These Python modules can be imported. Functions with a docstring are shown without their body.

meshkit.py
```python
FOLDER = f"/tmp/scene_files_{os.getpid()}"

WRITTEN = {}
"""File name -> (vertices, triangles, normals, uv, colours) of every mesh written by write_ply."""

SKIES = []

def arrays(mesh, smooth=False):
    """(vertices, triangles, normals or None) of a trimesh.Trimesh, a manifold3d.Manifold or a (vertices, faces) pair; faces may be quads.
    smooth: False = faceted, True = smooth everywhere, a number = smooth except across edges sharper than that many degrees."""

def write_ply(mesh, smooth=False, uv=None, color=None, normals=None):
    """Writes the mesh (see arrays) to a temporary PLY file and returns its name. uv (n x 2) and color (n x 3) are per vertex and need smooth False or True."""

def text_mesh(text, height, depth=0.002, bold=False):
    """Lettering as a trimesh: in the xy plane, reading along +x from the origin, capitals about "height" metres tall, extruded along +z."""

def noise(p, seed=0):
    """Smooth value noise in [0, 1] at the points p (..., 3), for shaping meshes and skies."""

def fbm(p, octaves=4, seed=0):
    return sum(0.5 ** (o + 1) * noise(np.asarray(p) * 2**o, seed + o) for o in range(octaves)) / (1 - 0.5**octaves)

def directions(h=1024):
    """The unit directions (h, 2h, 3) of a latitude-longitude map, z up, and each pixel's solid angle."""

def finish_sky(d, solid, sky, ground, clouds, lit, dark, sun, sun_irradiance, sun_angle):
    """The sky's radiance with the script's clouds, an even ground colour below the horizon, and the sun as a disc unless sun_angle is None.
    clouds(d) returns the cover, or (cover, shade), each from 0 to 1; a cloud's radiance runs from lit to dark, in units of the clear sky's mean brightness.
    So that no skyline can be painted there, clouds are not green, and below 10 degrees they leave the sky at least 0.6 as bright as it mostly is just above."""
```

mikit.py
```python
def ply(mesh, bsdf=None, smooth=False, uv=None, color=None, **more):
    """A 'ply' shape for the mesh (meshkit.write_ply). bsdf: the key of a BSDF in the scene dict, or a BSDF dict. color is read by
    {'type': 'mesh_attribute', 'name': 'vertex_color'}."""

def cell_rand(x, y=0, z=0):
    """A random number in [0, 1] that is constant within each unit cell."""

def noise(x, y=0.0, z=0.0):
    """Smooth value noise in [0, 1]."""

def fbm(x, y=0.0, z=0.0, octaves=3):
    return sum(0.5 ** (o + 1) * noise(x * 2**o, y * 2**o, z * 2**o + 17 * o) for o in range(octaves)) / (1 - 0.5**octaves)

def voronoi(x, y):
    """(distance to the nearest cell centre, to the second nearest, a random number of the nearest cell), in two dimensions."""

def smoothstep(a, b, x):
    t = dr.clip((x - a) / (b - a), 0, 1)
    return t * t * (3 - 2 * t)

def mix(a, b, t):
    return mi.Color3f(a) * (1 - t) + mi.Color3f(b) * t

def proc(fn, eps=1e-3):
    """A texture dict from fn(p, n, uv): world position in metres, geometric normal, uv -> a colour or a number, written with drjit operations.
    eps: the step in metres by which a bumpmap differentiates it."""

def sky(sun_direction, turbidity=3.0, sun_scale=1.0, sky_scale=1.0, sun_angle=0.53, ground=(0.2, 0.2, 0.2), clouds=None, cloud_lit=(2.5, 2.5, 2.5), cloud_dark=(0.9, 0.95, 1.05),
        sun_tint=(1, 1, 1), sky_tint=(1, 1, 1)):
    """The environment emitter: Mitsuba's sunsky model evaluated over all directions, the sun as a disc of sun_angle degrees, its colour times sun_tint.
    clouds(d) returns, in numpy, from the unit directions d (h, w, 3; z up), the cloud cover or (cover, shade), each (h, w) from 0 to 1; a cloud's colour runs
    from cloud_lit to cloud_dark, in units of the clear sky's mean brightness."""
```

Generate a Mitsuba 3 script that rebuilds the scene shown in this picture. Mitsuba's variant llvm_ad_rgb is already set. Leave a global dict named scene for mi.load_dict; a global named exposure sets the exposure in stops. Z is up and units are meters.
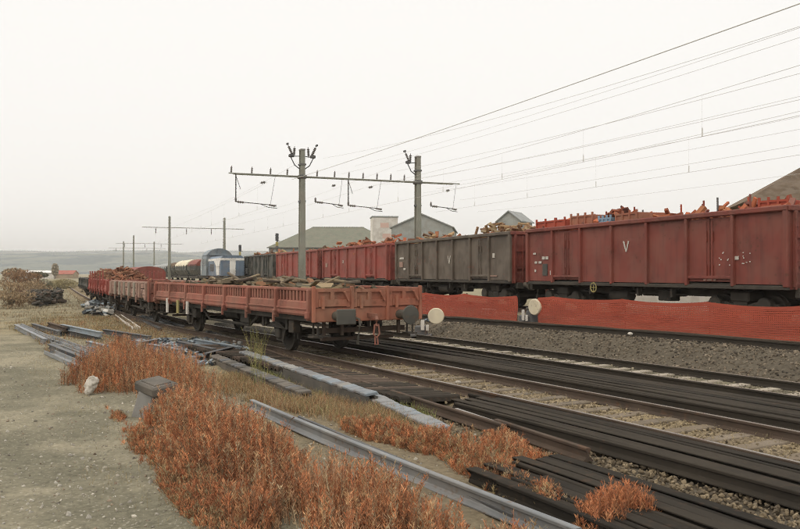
import math
import numpy as np
import trimesh
import shapely
import drjit as dr
import mitsuba as mi
import mikit
import meshkit
from mikit import proc, noise, fbm, voronoi, smoothstep, mix
from scipy.interpolate import CubicSpline, PchipInterpolator

T = mi.ScalarTransform4f
EYE = 2.05
scene, labels = {}, {}
def ply(mesh, bsdf, smooth=False, **more): return mikit.ply(mesh, 'mat_' + bsdf, smooth, **more)

# ------------------------------------------------------------------ camera, sky, exposure, haze
PITCH = math.atan(8.5 / 800)
scene['camera'] = {'type': 'perspective', 'fov': 2 * math.degrees(math.atan(0.5)), 'fov_axis': 'x', 'near_clip': 0.1, 'far_clip': 30000.0,
                   'to_world': T().look_at(origin=[0, 0, EYE], target=[0, 100, EYE + 100 * math.tan(PITCH)], up=[0, 0, 1]),
                   'medium': {'type': 'ref', 'id': 'haze_air'}}
scene['sky'] = mikit.sky([-0.35, -0.55, 0.75], turbidity=3, sun_scale=0.16, sun_angle=40, clouds=lambda d: 1.0,
                         cloud_lit=(2.36, 2.32, 2.25), cloud_dark=(2.0, 2.0, 1.95), ground=(0.2, 0.19, 0.17))
exposure = 2.27
scene['haze_air'] = {'type': 'homogeneous', 'albedo': 0.96, 'sigma_t': 0.00028}
scene['haze'] = {'type': 'cube', 'to_world': T().translate([0, 3000, 80]) @ T().scale([5200, 5200, 86]), 'bsdf': {'type': 'null'},
                 'interior': {'type': 'ref', 'id': 'haze_air'}}
labels['haze'] = {'kind': 'stuff', 'label': 'thin pale haze over the whole yard', 'category': 'haze'}

# ------------------------------------------------------------------ naming
def numbered(name):
    if not any(k == name or k.startswith(name + '__') for k in USED):
        USED.add(name)
        return name
    n = 1
    while f'{name}_{n:03d}' in USED:
        n += 1
    USED.add(f'{name}_{n:03d}')
    return f'{name}_{n:03d}'
USED = set()
COUNT = {}

def thing(name, label, cat, group=None, kind=None):
    key = numbered(name)
    labels[key] = {'label': label, 'category': cat}
    if group: labels[key]['group'] = group
    if kind: labels[key]['kind'] = kind
    return key

def part(parent, name, shape, label=None, kind=None):
    base = f'{parent}__{name}'
    n = COUNT.get(base, 0)
    COUNT[base] = n + 1
    key = base if n == 0 else f'{base}_{n:03d}'
    scene[key] = shape
    if label or kind:
        labels[key] = {}
        if label: labels[key]['label'] = label
        if kind: labels[key]['kind'] = kind
    return key

def one(name, shape, label, cat, group=None, kind=None):
    key = thing(name, label, cat, group, kind)
    scene[key] = shape
    return key

def structure(name, shape, label=None):
    key = numbered(name)
    scene[key] = shape
    labels[key] = {'kind': 'structure', 'label': label or name.replace('_', ' '), 'category': name.replace('_', ' ').split()[-1]}
    return key

# ------------------------------------------------------------------ coordinates of the place
U = np.array([-0.382, 0.924])          # along the main line, away from the camera
N = np.array([0.924, 0.382])           # across it, to the right
def sl(s, l, z=0.0):
    p = U * s + N * l
    return np.array([p[0], p[1], z])

def at(u, v, z):                       # ground point at height z that the photograph shows at (u, v)
    Y = 800 * (EYE - z) / (v - 273.0)
    return np.array([(u - 400) / 800 * Y, Y, z])

def atL(u, v, l):                      # point on the upright plane at lateral l
    a = (u - 400) / 800
    Y = l / (0.924 * a + 0.382)
    return np.array([a * Y, Y, EYE + (273 - v) / 800 * Y])

def atY(u, v, Y):
    return np.array([(u - 400) / 800 * Y, Y, EYE + (273 - v) / 800 * Y])

EDGE = PchipInterpolator([-20, 5, 13, 25.7, 34, 60, 400], [16.0, 15.8, 15.05, 12.3, 11.3, 10.6, 10.6])
def hz(x, y):                          # height of the ground
    x, y = np.asarray(x, float), np.asarray(y, float)
    s, l = -0.382 * x + 0.924 * y, 0.924 * x + 0.382 * y
    e = EDGE(np.clip(s, -20, 400))
    t = np.clip((l - e + 1.9) / 1.6, 0, 1)
    up = 0.56 * t * t * (3 - 2 * t)
    far = np.clip((np.hypot(x, y) - 400) / 600, 0, 1)
    p = np.stack([x, y, 0 * x], -1)
    near = np.clip(40 / np.maximum(np.hypot(x, y), 1), 0, 1)
    return -0.235 + up * (1 - far) + near * ((meshkit.fbm(p * 0.45, 3, 5) - 0.5) * 0.14 * (1 - 0.7 * t) + (meshkit.fbm(p * 2.3, 3, 9) - 0.5) * 0.05)

class Curve:
    def __init__(self, pts):
        p = np.asarray(pts, float)
        d = np.r_[0, np.cumsum(np.linalg.norm(np.diff(p, axis=0), axis=1))]
        cs = CubicSpline(d, p)
        t = np.linspace(0, d[-1], 2000)
        self.p = cs(t)
        self.s = np.r_[0, np.cumsum(np.linalg.norm(np.diff(self.p, axis=0), axis=1))]
    def pos(self, s, off=0.0):
        s = np.asarray(s, float)
        x, y = np.interp(s, self.s, self.p[:, 0]), np.interp(s, self.s, self.p[:, 1])
        d = self.dir(s)
        return np.stack([x + d[..., 1] * off, y - d[..., 0] * off], -1)
    def dir(self, s):
        e = 0.4
        a = np.stack([np.interp(s + e, self.s, self.p[:, k]) - np.interp(s - e, self.s, self.p[:, k]) for k in (0, 1)], -1)
        return a / np.linalg.norm(a, axis=-1, keepdims=True)
    def s_at_y(self, y):
        return float(np.interp(y, self.p[:, 1], self.s))

TRACK1 = Curve([(7.6, 3.0), (4.45, 10.1), (0.55, 17.0), (-0.95, 19.6), (-4.45, 25.4), (-8.1, 31.3), (-15.2, 45), (-24.7, 65.6), (-40, 100), (-56, 137)])

# ------------------------------------------------------------------ mesh helpers
class MB:
    def __init__(self): self.v, self.f, self.c, self.n = [], [], [], 0
    def add(self, v, f, c=None):
        v = np.asarray(v, float); f = np.asarray(f, int)
        self.v.append(v); self.f.append(f + self.n); self.n += len(v)
        if c is not None: self.c.append(np.tile(np.asarray(c, float), (len(v), 1)) if np.ndim(c) == 1 else c)
        return self
    def box(self, c, s, R=None, col=None, ch=0.0):
        v, f = (BOXV * 0.5, BOXF) if not ch else chamfer(tuple(s), ch)
        v = v * (np.asarray(s, float) if not ch else 1)
        if R is not None: v = v @ np.asarray(R).T
        return self.add(v + np.asarray(c, float), f, col)
    def span(self, x0, x1, y0, y1, z0, z1, ch=0.0):
        return self.box(((x0 + x1) / 2, (y0 + y1) / 2, (z0 + z1) / 2), (x1 - x0, y1 - y0, z1 - z0), ch=ch)
    def tube(self, pts, r, n=8, col=None, caps=True):
        p = np.asarray(pts, float)
        r = np.broadcast_to(np.asarray(r, float), (len(p),))
        t = np.gradient(p, axis=0); t /= np.linalg.norm(t, axis=1, keepdims=True) + 1e-12
        ref = np.array([0, 0, 1.0]) if abs(t[0, 2]) < 0.9 else np.array([1.0, 0, 0])
        a = np.cross(t, ref); a /= np.linalg.norm(a, axis=1, keepdims=True) + 1e-12
        b = np.cross(t, a)
        an = np.arange(n) * 2 * math.pi / n
        v = p[:, None] + r[:, None, None] * (np.cos(an)[None, :, None] * a[:, None] + np.sin(an)[None, :, None] * b[:, None])
        i, j = np.meshgrid(np.arange(len(p) - 1), np.arange(n), indexing='ij')
        A, B, C, D = i * n + j, i * n + (j + 1) % n, (i + 1) * n + (j + 1) % n, (i + 1) * n + j
        f = np.concatenate([np.stack([A, B, C], -1).reshape(-1, 3), np.stack([A, C, D], -1).reshape(-1, 3)])
        v = v.reshape(-1, 3)
        if caps:
            k = len(v); v = np.vstack([v, p[0], p[-1]]); e = (len(p) - 1) * n
            jj = np.arange(n)
            f = np.vstack([f, np.stack([jj * 0 + k, (jj + 1) % n, jj], 1), np.stack([jj * 0 + k + 1, e + jj, e + (jj + 1) % n], 1)])
        return self.add(v, f, col)
    def lathe(self, prof, c=(0, 0, 0), axis='z', n=20, col=None):
        prof = np.asarray(prof, float); m = len(prof)
        an = np.arange(n) * 2 * math.pi / n
        v = np.stack([prof[:, None, 0] * np.cos(an), prof[:, None, 0] * np.sin(an), np.broadcast_to(prof[:, None, 1], (m, n))], -1).reshape(-1, 3)
        if axis == 'y': v = v[:, [0, 2, 1]] * [1, 1, -1]
        if axis == 'x': v = v[:, [2, 1, 0]] * [1, 1, -1]
        i, j = np.meshgrid(np.arange(m - 1), np.arange(n), indexing='ij')
        A, B, C, D = i * n + j, i * n + (j + 1) % n, (i + 1) * n + (j + 1) % n, (i + 1) * n + j
        f = np.concatenate([np.stack([A, B, C], -1).reshape(-1, 3), np.stack([A, C, D], -1).reshape(-1, 3)])
        return self.add(v + np.asarray(c, float), f, col)
    def prism(self, poly, y0, y1, axis='y'):      # polygon in (x, z), extruded along y (or in (y, z) along x); convex or star-shaped
        P = np.asarray(poly, float); n = len(P)
        if axis == 'y': v = np.vstack([np.c_[P[:, 0], np.full(n, y0), P[:, 1]], np.c_[P[:, 0], np.full(n, y1), P[:, 1]]])
        else: v = np.vstack([np.c_[np.full(n, y0), P[:, 0], P[:, 1]], np.c_[np.full(n, y1), P[:, 0], P[:, 1]]])
        c = v.reshape(2, n, 3).mean(1); v = np.vstack([v, c])
        i = np.arange(n); j = (i + 1) % n
        f = np.vstack([np.stack([i, j, j + n], 1), np.stack([i, j + n, i + n], 1), np.stack([i * 0 + 2 * n, j, i], 1), np.stack([i * 0 + 2 * n + 1, i + n, j + n], 1)])
        return self.add(v, f)
    def get(self): return np.vstack(self.v), np.vstack(self.f)
    def ply(self, bsdf, smooth=False):
        m = self.get()
        return ply(m, bsdf, smooth, color=np.vstack(self.c) if self.c else None)

BOXV = np.array([[x, y, z] for x in (-1, 1) for y in (-1, 1) for z in (-1, 1)], float)
BOXF = np.array([[0, 1, 3], [0, 3, 2], [4, 6, 7], [4, 7, 5], [0, 4, 5], [0, 5, 1], [2, 3, 7], [2, 7, 6], [0, 2, 6], [0, 6, 4], [1, 5, 7], [1, 7, 3]])
_CH = {}
def chamfer(s, c):
    k = (tuple(round(x, 4) for x in s), c)
    if k not in _CH:
        h = np.array(s) / 2
        pts = []
        for sx in (-1, 1):
            for sy in (-1, 1):
                for sz in (-1, 1):
                    for a in range(3):
                        d = np.full(3, c); d[a] = 0
                        pts.append(np.array([sx, sy, sz]) * (h - d))
        m = trimesh.convex.convex_hull(np.array(pts))
        _CH[k] = (np.array(m.vertices), np.array(m.faces))
    return _CH[k]

def rotz(a): c, s = math.cos(a), math.sin(a); return np.array([[c, -s, 0], [s, c, 0], [0, 0, 1.0]])
def roty(a): c, s = math.cos(a), math.sin(a); return np.array([[c, 0, s], [0, 1.0, 0], [-s, 0, c]])
def rotx(a): c, s = math.cos(a), math.sin(a); return np.array([[1.0, 0, 0], [0, c, -s], [0, s, c]])
def pose(p, d, z=None):                # local +x along d (horizontal), +z up
    d = np.asarray(d[:2], float); d = d / np.linalg.norm(d)
    M = np.eye(4); M[:2, 0] = d; M[:2, 1] = [-d[1], d[0]]
    M[:3, 3] = [p[0], p[1], p[2] if z is None else z]
    return M
def put(shape, M): return {**shape, 'to_world': T(M)}

RAIL = np.array([(-.07, 0), (-.07, .012), (-.02, .03), (-.009, .045), (-.009, .115), (-.034, .128), (-.036, .152), (-.028, .16),
                 (.028, .16), (.036, .152), (.034, .128), (.009, .115), (.009, .045), (.02, .03), (.07, .012), (.07, 0)])
def sweep(profile, pts):               # profile (lateral right, up) swept along a 3-D polyline; closed ends
    p = np.asarray(pts, float); m, n = len(p), len(profile)
    t = np.gradient(p, axis=0); t[:, 2] *= 0; t /= np.linalg.norm(t, axis=1, keepdims=True)
    r = np.stack([t[:, 1], -t[:, 0], 0 * t[:, 0]], 1)
    v = p[:, None] + profile[None, :, :1] * r[:, None] + profile[None, :, 1:] * np.array([0, 0, 1.0])
    i, j = np.meshgrid(np.arange(m - 1), np.arange(n), indexing='ij')
    A, B, C, D = i * n + j, i * n + (j + 1) % n, (i + 1) * n + (j + 1) % n, (i + 1) * n + j
    f = np.concatenate([np.stack([A, C, B], -1).reshape(-1, 3), np.stack([A, D, C], -1).reshape(-1, 3)])
    from trimesh.creation import triangulate_polygon
    v = v.reshape(-1, 3)
    k = len(v); cen = v.reshape(m, n, 3)[[0, -1]].mean(1); v = np.vstack([v, cen])
    jj = np.arange(n)
    f = np.vstack([f, np.stack([jj * 0 + k, jj, (jj + 1) % n], 1), np.stack([jj * 0 + k + 1, (m - 1) * n + (jj + 1) % n, (m - 1) * n + jj], 1)])
    return v, f

# ------------------------------------------------------------------ materials
def ordinal(i):
    w = ['first', 'second', 'third', 'fourth', 'fifth', 'sixth', 'seventh', 'eighth', 'ninth', 'tenth', 'eleventh', 'twelfth']
    return w[i - 1] if i <= 12 else f"{i}{'th' if 10 < i % 100 < 20 else {1: 'st', 2: 'nd', 3: 'rd'}.get(i % 10, 'th')}"

def mat(name, fn, rough=0.8, bump=None, metallic=0.0, spec=0.3, eps=0.004):
    base = {'type': 'principled', 'base_color': proc(fn) if callable(fn) else {'type': 'rgb', 'value': list(fn)}, 'roughness': rough, 'metallic': metallic, 'specular': spec}
    if bump: base = {'type': 'bumpmap', 'arbitrary': proc(bump[0], eps), 'scale': bump[1], 'bsdf': base}
    scene['mat_' + name] = {'type': 'twosided', 'bsdf': base}
    return name

def painted(base, dirt, rust, k=0.0, streak=0.5, dust=(0.26, 0.22, 0.18)):
    def fn(p, n, uv):
        w = fbm(p.x * 1.1 + k, p.y * 1.1, p.z * 1.1, 4)
        st = fbm(p.x * 7 + k, p.y * 7, p.z * 0.5, 3)
        sp = fbm(p.x * 13 + k, p.y * 13, p.z * 9, 3)
        c = mix(base, dirt, dr.clip(smoothstep(0.35, 0.75, w) * 0.7 + smoothstep(0.45, 0.8, st) * streak, 0, 1))
        c = mix(c, dust, 0.28 * smoothstep(0.35, 0.7, fbm(p.x * 2.3 + 7 + k, p.y * 2.3, p.z * 1.4, 3)))
        return mix(c, rust, 0.75 * smoothstep(0.60, 0.76, sp * 0.6 + w * 0.4))
    return fn

mat('red_paint', painted((.225, .062, .047), (.16, .05, .04), (.12, .052, .036), 0.0, 0.75, dust=(.24, .12, .09)), 0.6)
mat('bright_red_paint', painted((.3, .075, .06), (.21, .062, .05), (.17, .06, .04), 3.0, dust=(.28, .14, .11)), 0.6)
mat('grey_paint', painted((.118, .097, .077), (.085, .07, .057), (.17, .08, .055), 9.0), 0.6)
mat('black_paint', painted((.06, .066, .06), (.045, .048, .045), (.09, .06, .045), 5.0), 0.6)
mat('brick_paint', painted((.32, .125, .093), (.19, .088, .067), (.13, .065, .045), 11.0, 0.65, (.29, .2, .15)), 0.8, spec=0.2)
mat('orange_paint', painted((.39, .15, .098), (.25, .108, .073), (.17, .08, .05), 2.0, 0.55, (.4, .28, .19)), 0.75, spec=0.2)
mat('dull_pink_paint', painted((.33, .21, .17), (.25, .15, .12), (.2, .1, .07), 12.0, 0.4), 0.75)
mat('underframe', painted((.055, .05, .042), (.036, .034, .03), (.1, .068, .045), 4.0, 0.4, (.12, .1, .078)), 0.75)
mat('buffer_steel', painted((.1, .1, .085), (.07, .068, .06), (.13, .09, .06), 6.0, 0.3), 0.55)
mat('rail_rust', painted((.092, .068, .053), (.06, .049, .041), (.12, .072, .048), 8.0, 0.2, (.13, .105, .085)), 0.85, spec=0.1)
mat('rail_dark', painted((.05, .044, .037), (.036, .033, .029), (.075, .053, .04), 8.5, 0.2, (.068, .058, .046)), 0.95, spec=0.03)
mat('rail_black', painted((.036, .033, .029), (.028, .026, .023), (.06, .044, .034), 8.7, 0.2, (.055, .047, .038)), 0.95, spec=0.03)
mat('rail_top', painted((.32, .3, .27), (.22, .2, .18), (.17, .11, .08), 1.5, 0.2), 0.35, metallic=0.4)
mat('grey_steel', painted((.22, .235, .245), (.145, .155, .165), (.17, .115, .08), 14.0, 0.3, (.3, .28, .25)), 0.5)
mat('dark_steel', painted((.11, .115, .12), (.07, .07, .075), (.15, .09, .06), 15.0, 0.3, (.2, .19, .17)), 0.55)
mat('blue_steel', painted((.24, .29, .33), (.16, .19, .22), (.16, .11, .08), 16.0, 0.3), 0.5)
mat('concrete', painted((.27, .27, .26), (.2, .2, .19), (.22, .2, .17), 17.0, 0.2), 0.85, (lambda p, n, uv: fbm(p.x * 25, p.y * 25, p.z * 25, 3), 0.006))
mat('dark_concrete', painted((.1, .095, .085), (.065, .062, .055), (.15, .14, .12), 18.0, 0.2), 0.8, (lambda p, n, uv: fbm(p.x * 21, p.y * 25, p.z * 25, 3), 0.006))
mat('mast_concrete', painted((.27, .28, .24), (.2, .21, .175), (.32, .32, .28), 19.0, 0.5), 0.8)
mat('insulator', (.17, .16, .15), 0.4)
mat('wire', (.68, .68, .65), 0.6)
mat('white_mark', painted((.62, .6, .55), (.5, .47, .42), (.3, .2, .15), 20.0, 0.1), 0.7)
mat('yellow_mark', (.36, .31, .13), 0.7)
mat('signal_white', painted((.72, .66, .5), (.6, .53, .38), (.36, .28, .2), 21.0, 0.1), 0.6)
mat('net_orange', (lambda p, n, uv: mix((.43, .085, .048), (.31, .07, .045), fbm(p.x * 0.8, p.y * 0.8, p.z * 3, 3))), 0.6)
mat('white_wall', painted((.66, .64, .6), (.55, .53, .48), (.42, .38, .33), 22.0, 0.3), 0.8)
mat('grey_wall', painted((.33, .35, .34), (.26, .28, .27), (.2, .2, .18), 23.0, 0.3), 0.8)
mat('moss_roof', painted((.2, .21, .165), (.165, .175, .14), (.25, .25, .21), 24.0, 0.4), 0.85)
mat('grey_roof', painted((.3, .32, .32), (.24, .26, .26), (.2, .18, .16), 25.0, 0.4), 0.7)
mat('brown_roof', painted((.12, .085, .055), (.085, .062, .042), (.17, .13, .08), 26.0, 0.3), 0.85)
mat('tan_wall', painted((.35, .27, .18), (.28, .21, .14), (.2, .15, .1), 27.0, 0.3), 0.85)
mat('red_tile', painted((.4, .13, .1), (.33, .11, .085), (.2, .08, .06), 28.0, 0.2), 0.8)
mat('window_dark', (.08, .085, .09), 0.15)
mat('pink_panel', (.58, .42, .36), 0.8)
mat('blue_paint', painted((.16, .22, .3), (.11, .15, .2), (.1, .1, .1), 29.0, 0.4), 0.5)
mat('loco_grey', painted((.2, .25, .28), (.11, .14, .165), (.12, .11, .1), 30.0, 0.4), 0.5)
mat('loco_white', painted((.8, .8, .77), (.66, .66, .63), (.45, .42, .38), 31.0, 0.2), 0.5)
mat('timber', painted((.21, .165, .105), (.14, .11, .075), (.13, .1, .07), 32.0, 0.4, (.25, .21, .15)), 0.9)
mat('old_sleeper', painted((.16, .13, .095), (.105, .088, .066), (.08, .07, .057), 33.0, 0.3), 0.9)
mat('pale_sleeper', painted((.32, .29, .24), (.22, .195, .155), (.2, .17, .13), 34.0, 0.3), 0.9)
mat('white_stone', (lambda p, n, uv: mix((.66, .63, .57), (.36, .33, .28), smoothstep(.35, .7, fbm(p.x * 11, p.y * 11, p.z * 11, 4)))), 0.8)
mat('blue_plastic', (.25, .36, .47), 0.5)
scene['mat_pieces'] = {'type': 'twosided', 'bsdf': {'type': 'principled', 'base_color': {'type': 'mesh_attribute', 'name': 'vertex_color'}, 'roughness': 0.85, 'specular': 0.25}}
scene['mat_leaves'] = {'type': 'twosided', 'bsdf': {'type': 'principled', 'base_color': {'type': 'mesh_attribute', 'name': 'vertex_color'}, 'roughness': 0.9, 'specular': 0.1}}

def gravel_h(k):
    def fn(p, n, uv):
        a, b, c = voronoi(p.x * k, p.y * k)
        return dr.minimum(b - a, 0.5) + 0.4 * c
    return fn

def ground_col(p, n, uv):
    s, l = -0.382 * p.x + 0.924 * p.y, 0.924 * p.x + 0.382 * p.y
    w = fbm(p.x * 0.23, p.y * 0.23, 0.0, 4)
    m = fbm(p.x * 1.3, p.y * 1.3, 3.0, 4)
    g = fbm(p.x * 19, p.y * 19, 1.0, 3)
    a, b, c = voronoi(p.x * 22, p.y * 22)
    dirt = mix((.265, .24, .175), (.155, .146, .107), smoothstep(0.3, 0.7, m * 0.55 + w * 0.45))
    dirt = mix(dirt, (.42, .39, .33), 0.5 * smoothstep(0.72, 1.0, c) * smoothstep(0.35, 0.2, a))
    straw = mix((.265, .225, .145), (.17, .15, .1), smoothstep(0.3, 0.75, m))
    # the trodden path keeps to the left; dry grass begins beside it and in the distance
    path = smoothstep(3.2, 1.6, l + 2.2 * (w - 0.5)) * smoothstep(34, 22, p.y + 10 * (w - 0.5))
    col = mix(straw, dirt, dr.clip(path + 0.35 * smoothstep(0.5, 0.62, w), 0, 1))
    field = mix((.21, .195, .135), (.29, .26, .185), w)
    col = mix(col, field, smoothstep(30, 70, p.y))
    earth = smoothstep(2.2, 3.4, l + 1.2 * (w - 0.5)) * smoothstep(20, 14, p.y)
    col = mix(col, mix((.13, .105, .075), (.2, .165, .11), m), 0.8 * earth)
    soot = smoothstep(4.5, 6.5, l + 1.5 * (w - 0.5)) * smoothstep(46, 30, p.y)
    col = mix(col, mix((.075, .065, .053), (.12, .105, .082), m), soot * 0.9)
    return col * (0.72 + 0.56 * g)
mat('ground_mat', ground_col, 0.95, (lambda p, n, uv: fbm(p.x * 14, p.y * 14, 0.0, 4) + 0.25 * fbm(p.x * 45, p.y * 45, 0.0, 2), 0.03), spec=0.1)

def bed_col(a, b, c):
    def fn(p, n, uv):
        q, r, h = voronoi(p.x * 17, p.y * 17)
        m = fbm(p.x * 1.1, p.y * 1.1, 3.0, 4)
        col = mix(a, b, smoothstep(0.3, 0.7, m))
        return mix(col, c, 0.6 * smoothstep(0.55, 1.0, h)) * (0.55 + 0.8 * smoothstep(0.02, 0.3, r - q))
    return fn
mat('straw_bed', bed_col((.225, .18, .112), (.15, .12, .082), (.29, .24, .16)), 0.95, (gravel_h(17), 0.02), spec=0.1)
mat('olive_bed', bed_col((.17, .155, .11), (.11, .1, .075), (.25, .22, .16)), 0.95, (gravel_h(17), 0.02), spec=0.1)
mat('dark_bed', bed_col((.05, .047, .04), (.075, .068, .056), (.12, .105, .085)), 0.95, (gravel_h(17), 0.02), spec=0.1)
mat('hill_mat', (lambda p, n, uv: mix((.055, .08, .09), (.11, .13, .12), smoothstep(0.4, 0.62, fbm(p.x * 0.008, p.y * 0.008, 0.0, 4)))), 0.95, spec=0.1)

# ------------------------------------------------------------------ the setting
def ground_sheet():
    th = np.unique(np.r_[np.linspace(-180, -48, 23), np.linspace(-48, 48, 420), np.linspace(48, 180, 23)])
    r = np.r_[0, np.geomspace(1.0, 60, 330), np.geomspace(62, 5000, 60)]
    R, A = np.meshgrid(r, np.radians(th), indexing='ij')
    x, y = R * np.sin(A), R * np.cos(A)
    z = hz(x, y)
    n = len(th)
    i, j = np.meshgrid(np.arange(len(r) - 1), np.arange(n - 1), indexing='ij')
    A_, B_, C_, D_ = i * n + j, i * n + j + 1, (i + 1) * n + j + 1, (i + 1) * n + j
    f = np.concatenate([np.stack([A_, C_, B_], -1).reshape(-1, 3), np.stack([A_, D_, C_], -1).reshape(-1, 3)])
    return np.stack([x, y, z], -1).reshape(-1, 3), f
structure('ground', ply(ground_sheet(), 'ground_mat', True), 'dusty ground of the railway yard')

def hills(seed, y0, y1, base, top, x0=-4500, x1=4500):
    xs, ys = np.linspace(x0, x1, 240), np.linspace(y0, y1, 26)
    X, Y = np.meshgrid(xs, ys)
    t = np.clip((Y - y0) / (y1 - y0), 0, 1)
    p = np.stack([X / 700, Y / 700, 0 * X], -1)
    prof = np.sin(np.minimum(t * 1.35, 1) * math.pi / 2) ** 1.2
    Z = base + prof * (top * (0.86 + 0.28 * (meshkit.fbm(p, 3, seed) - 0.5)) + 22 * (meshkit.fbm(p * 5, 3, seed + 1) - 0.5))
    n = len(xs)
    i, j = np.meshgrid(np.arange(len(ys) - 1), np.arange(n - 1), indexing='ij')
    A, B, C, D = i * n + j, i * n + j + 1, (i + 1) * n + j + 1, (i + 1) * n + j
    f = np.concatenate([np.stack([A, B, C], -1).reshape(-1, 3), np.stack([A, C, D], -1).reshape(-1, 3)])
    return np.stack([X, Y, Z], -1).reshape(-1, 3), f
structure('hills', ply(hills(3, 1500, 2600, -2, 62), 'hill_mat', True), 'pale wooded hills beyond the yard')
structure('hills', ply(hills(8, 2700, 4100, -2, 122), 'hill_mat', True), 'faint plateau behind the nearer hills')

def bed(curve, off0, off1, s0, s1, top, foot, mat_, name, label, shoulder=0.5):
    ss = np.arange(s0, s1, 0.22)
    lat = np.r_[off0 - shoulder, off0 - shoulder * 0.5, np.linspace(off0, off1, 9), off1 + shoulder * 0.5, off1 + shoulder]
    zz = np.r_[foot, (top + foot) / 2, np.full(9, top), (top + foot) / 2, foot]
    P = np.stack([curve.pos(ss, o) for o in lat], 1)
    z = np.broadcast_to(zz, P.shape[:2]) + (meshkit.fbm(np.concatenate([P * 3.1, 0 * P[..., :1]], -1), 3, 21) - 0.5) * 0.05
    v = np.concatenate([P, z[..., None]], -1).reshape(-1, 3)
    n = len(lat)
    i, j = np.meshgrid(np.arange(len(ss) - 1), np.arange(n - 1), indexing='ij')
    A, B, C, D = i * n + j, i * n + j + 1, (i + 1) * n + j + 1, (i + 1) * n + j
    f = np.concatenate([np.stack([A, B, C], -1).reshape(-1, 3), np.stack([A, C, D], -1).reshape(-1, 3)])
    structure(name, ply((v, f), mat_, True), label)

SEND = TRACK1.s[-1]
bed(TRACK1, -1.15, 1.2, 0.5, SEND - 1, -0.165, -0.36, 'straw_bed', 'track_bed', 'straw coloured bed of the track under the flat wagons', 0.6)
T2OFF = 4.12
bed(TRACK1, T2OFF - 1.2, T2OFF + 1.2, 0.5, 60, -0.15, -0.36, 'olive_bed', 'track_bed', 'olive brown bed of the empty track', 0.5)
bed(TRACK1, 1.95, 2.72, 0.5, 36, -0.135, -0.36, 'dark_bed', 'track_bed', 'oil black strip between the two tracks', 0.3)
MAIN = Curve([sl(s, 18.7)[:2] for s in np.linspace(2, 200, 12)])
LOCO = Curve([sl(s, 15.5)[:2] for s in np.linspace(58, 200, 9)])
bed(MAIN, -1.6, 1.6, 1, 190, 0.36, 0.2, 'olive_bed', 'track_bed', 'ballast of the main track under the high wagons', 0.6)

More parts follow.
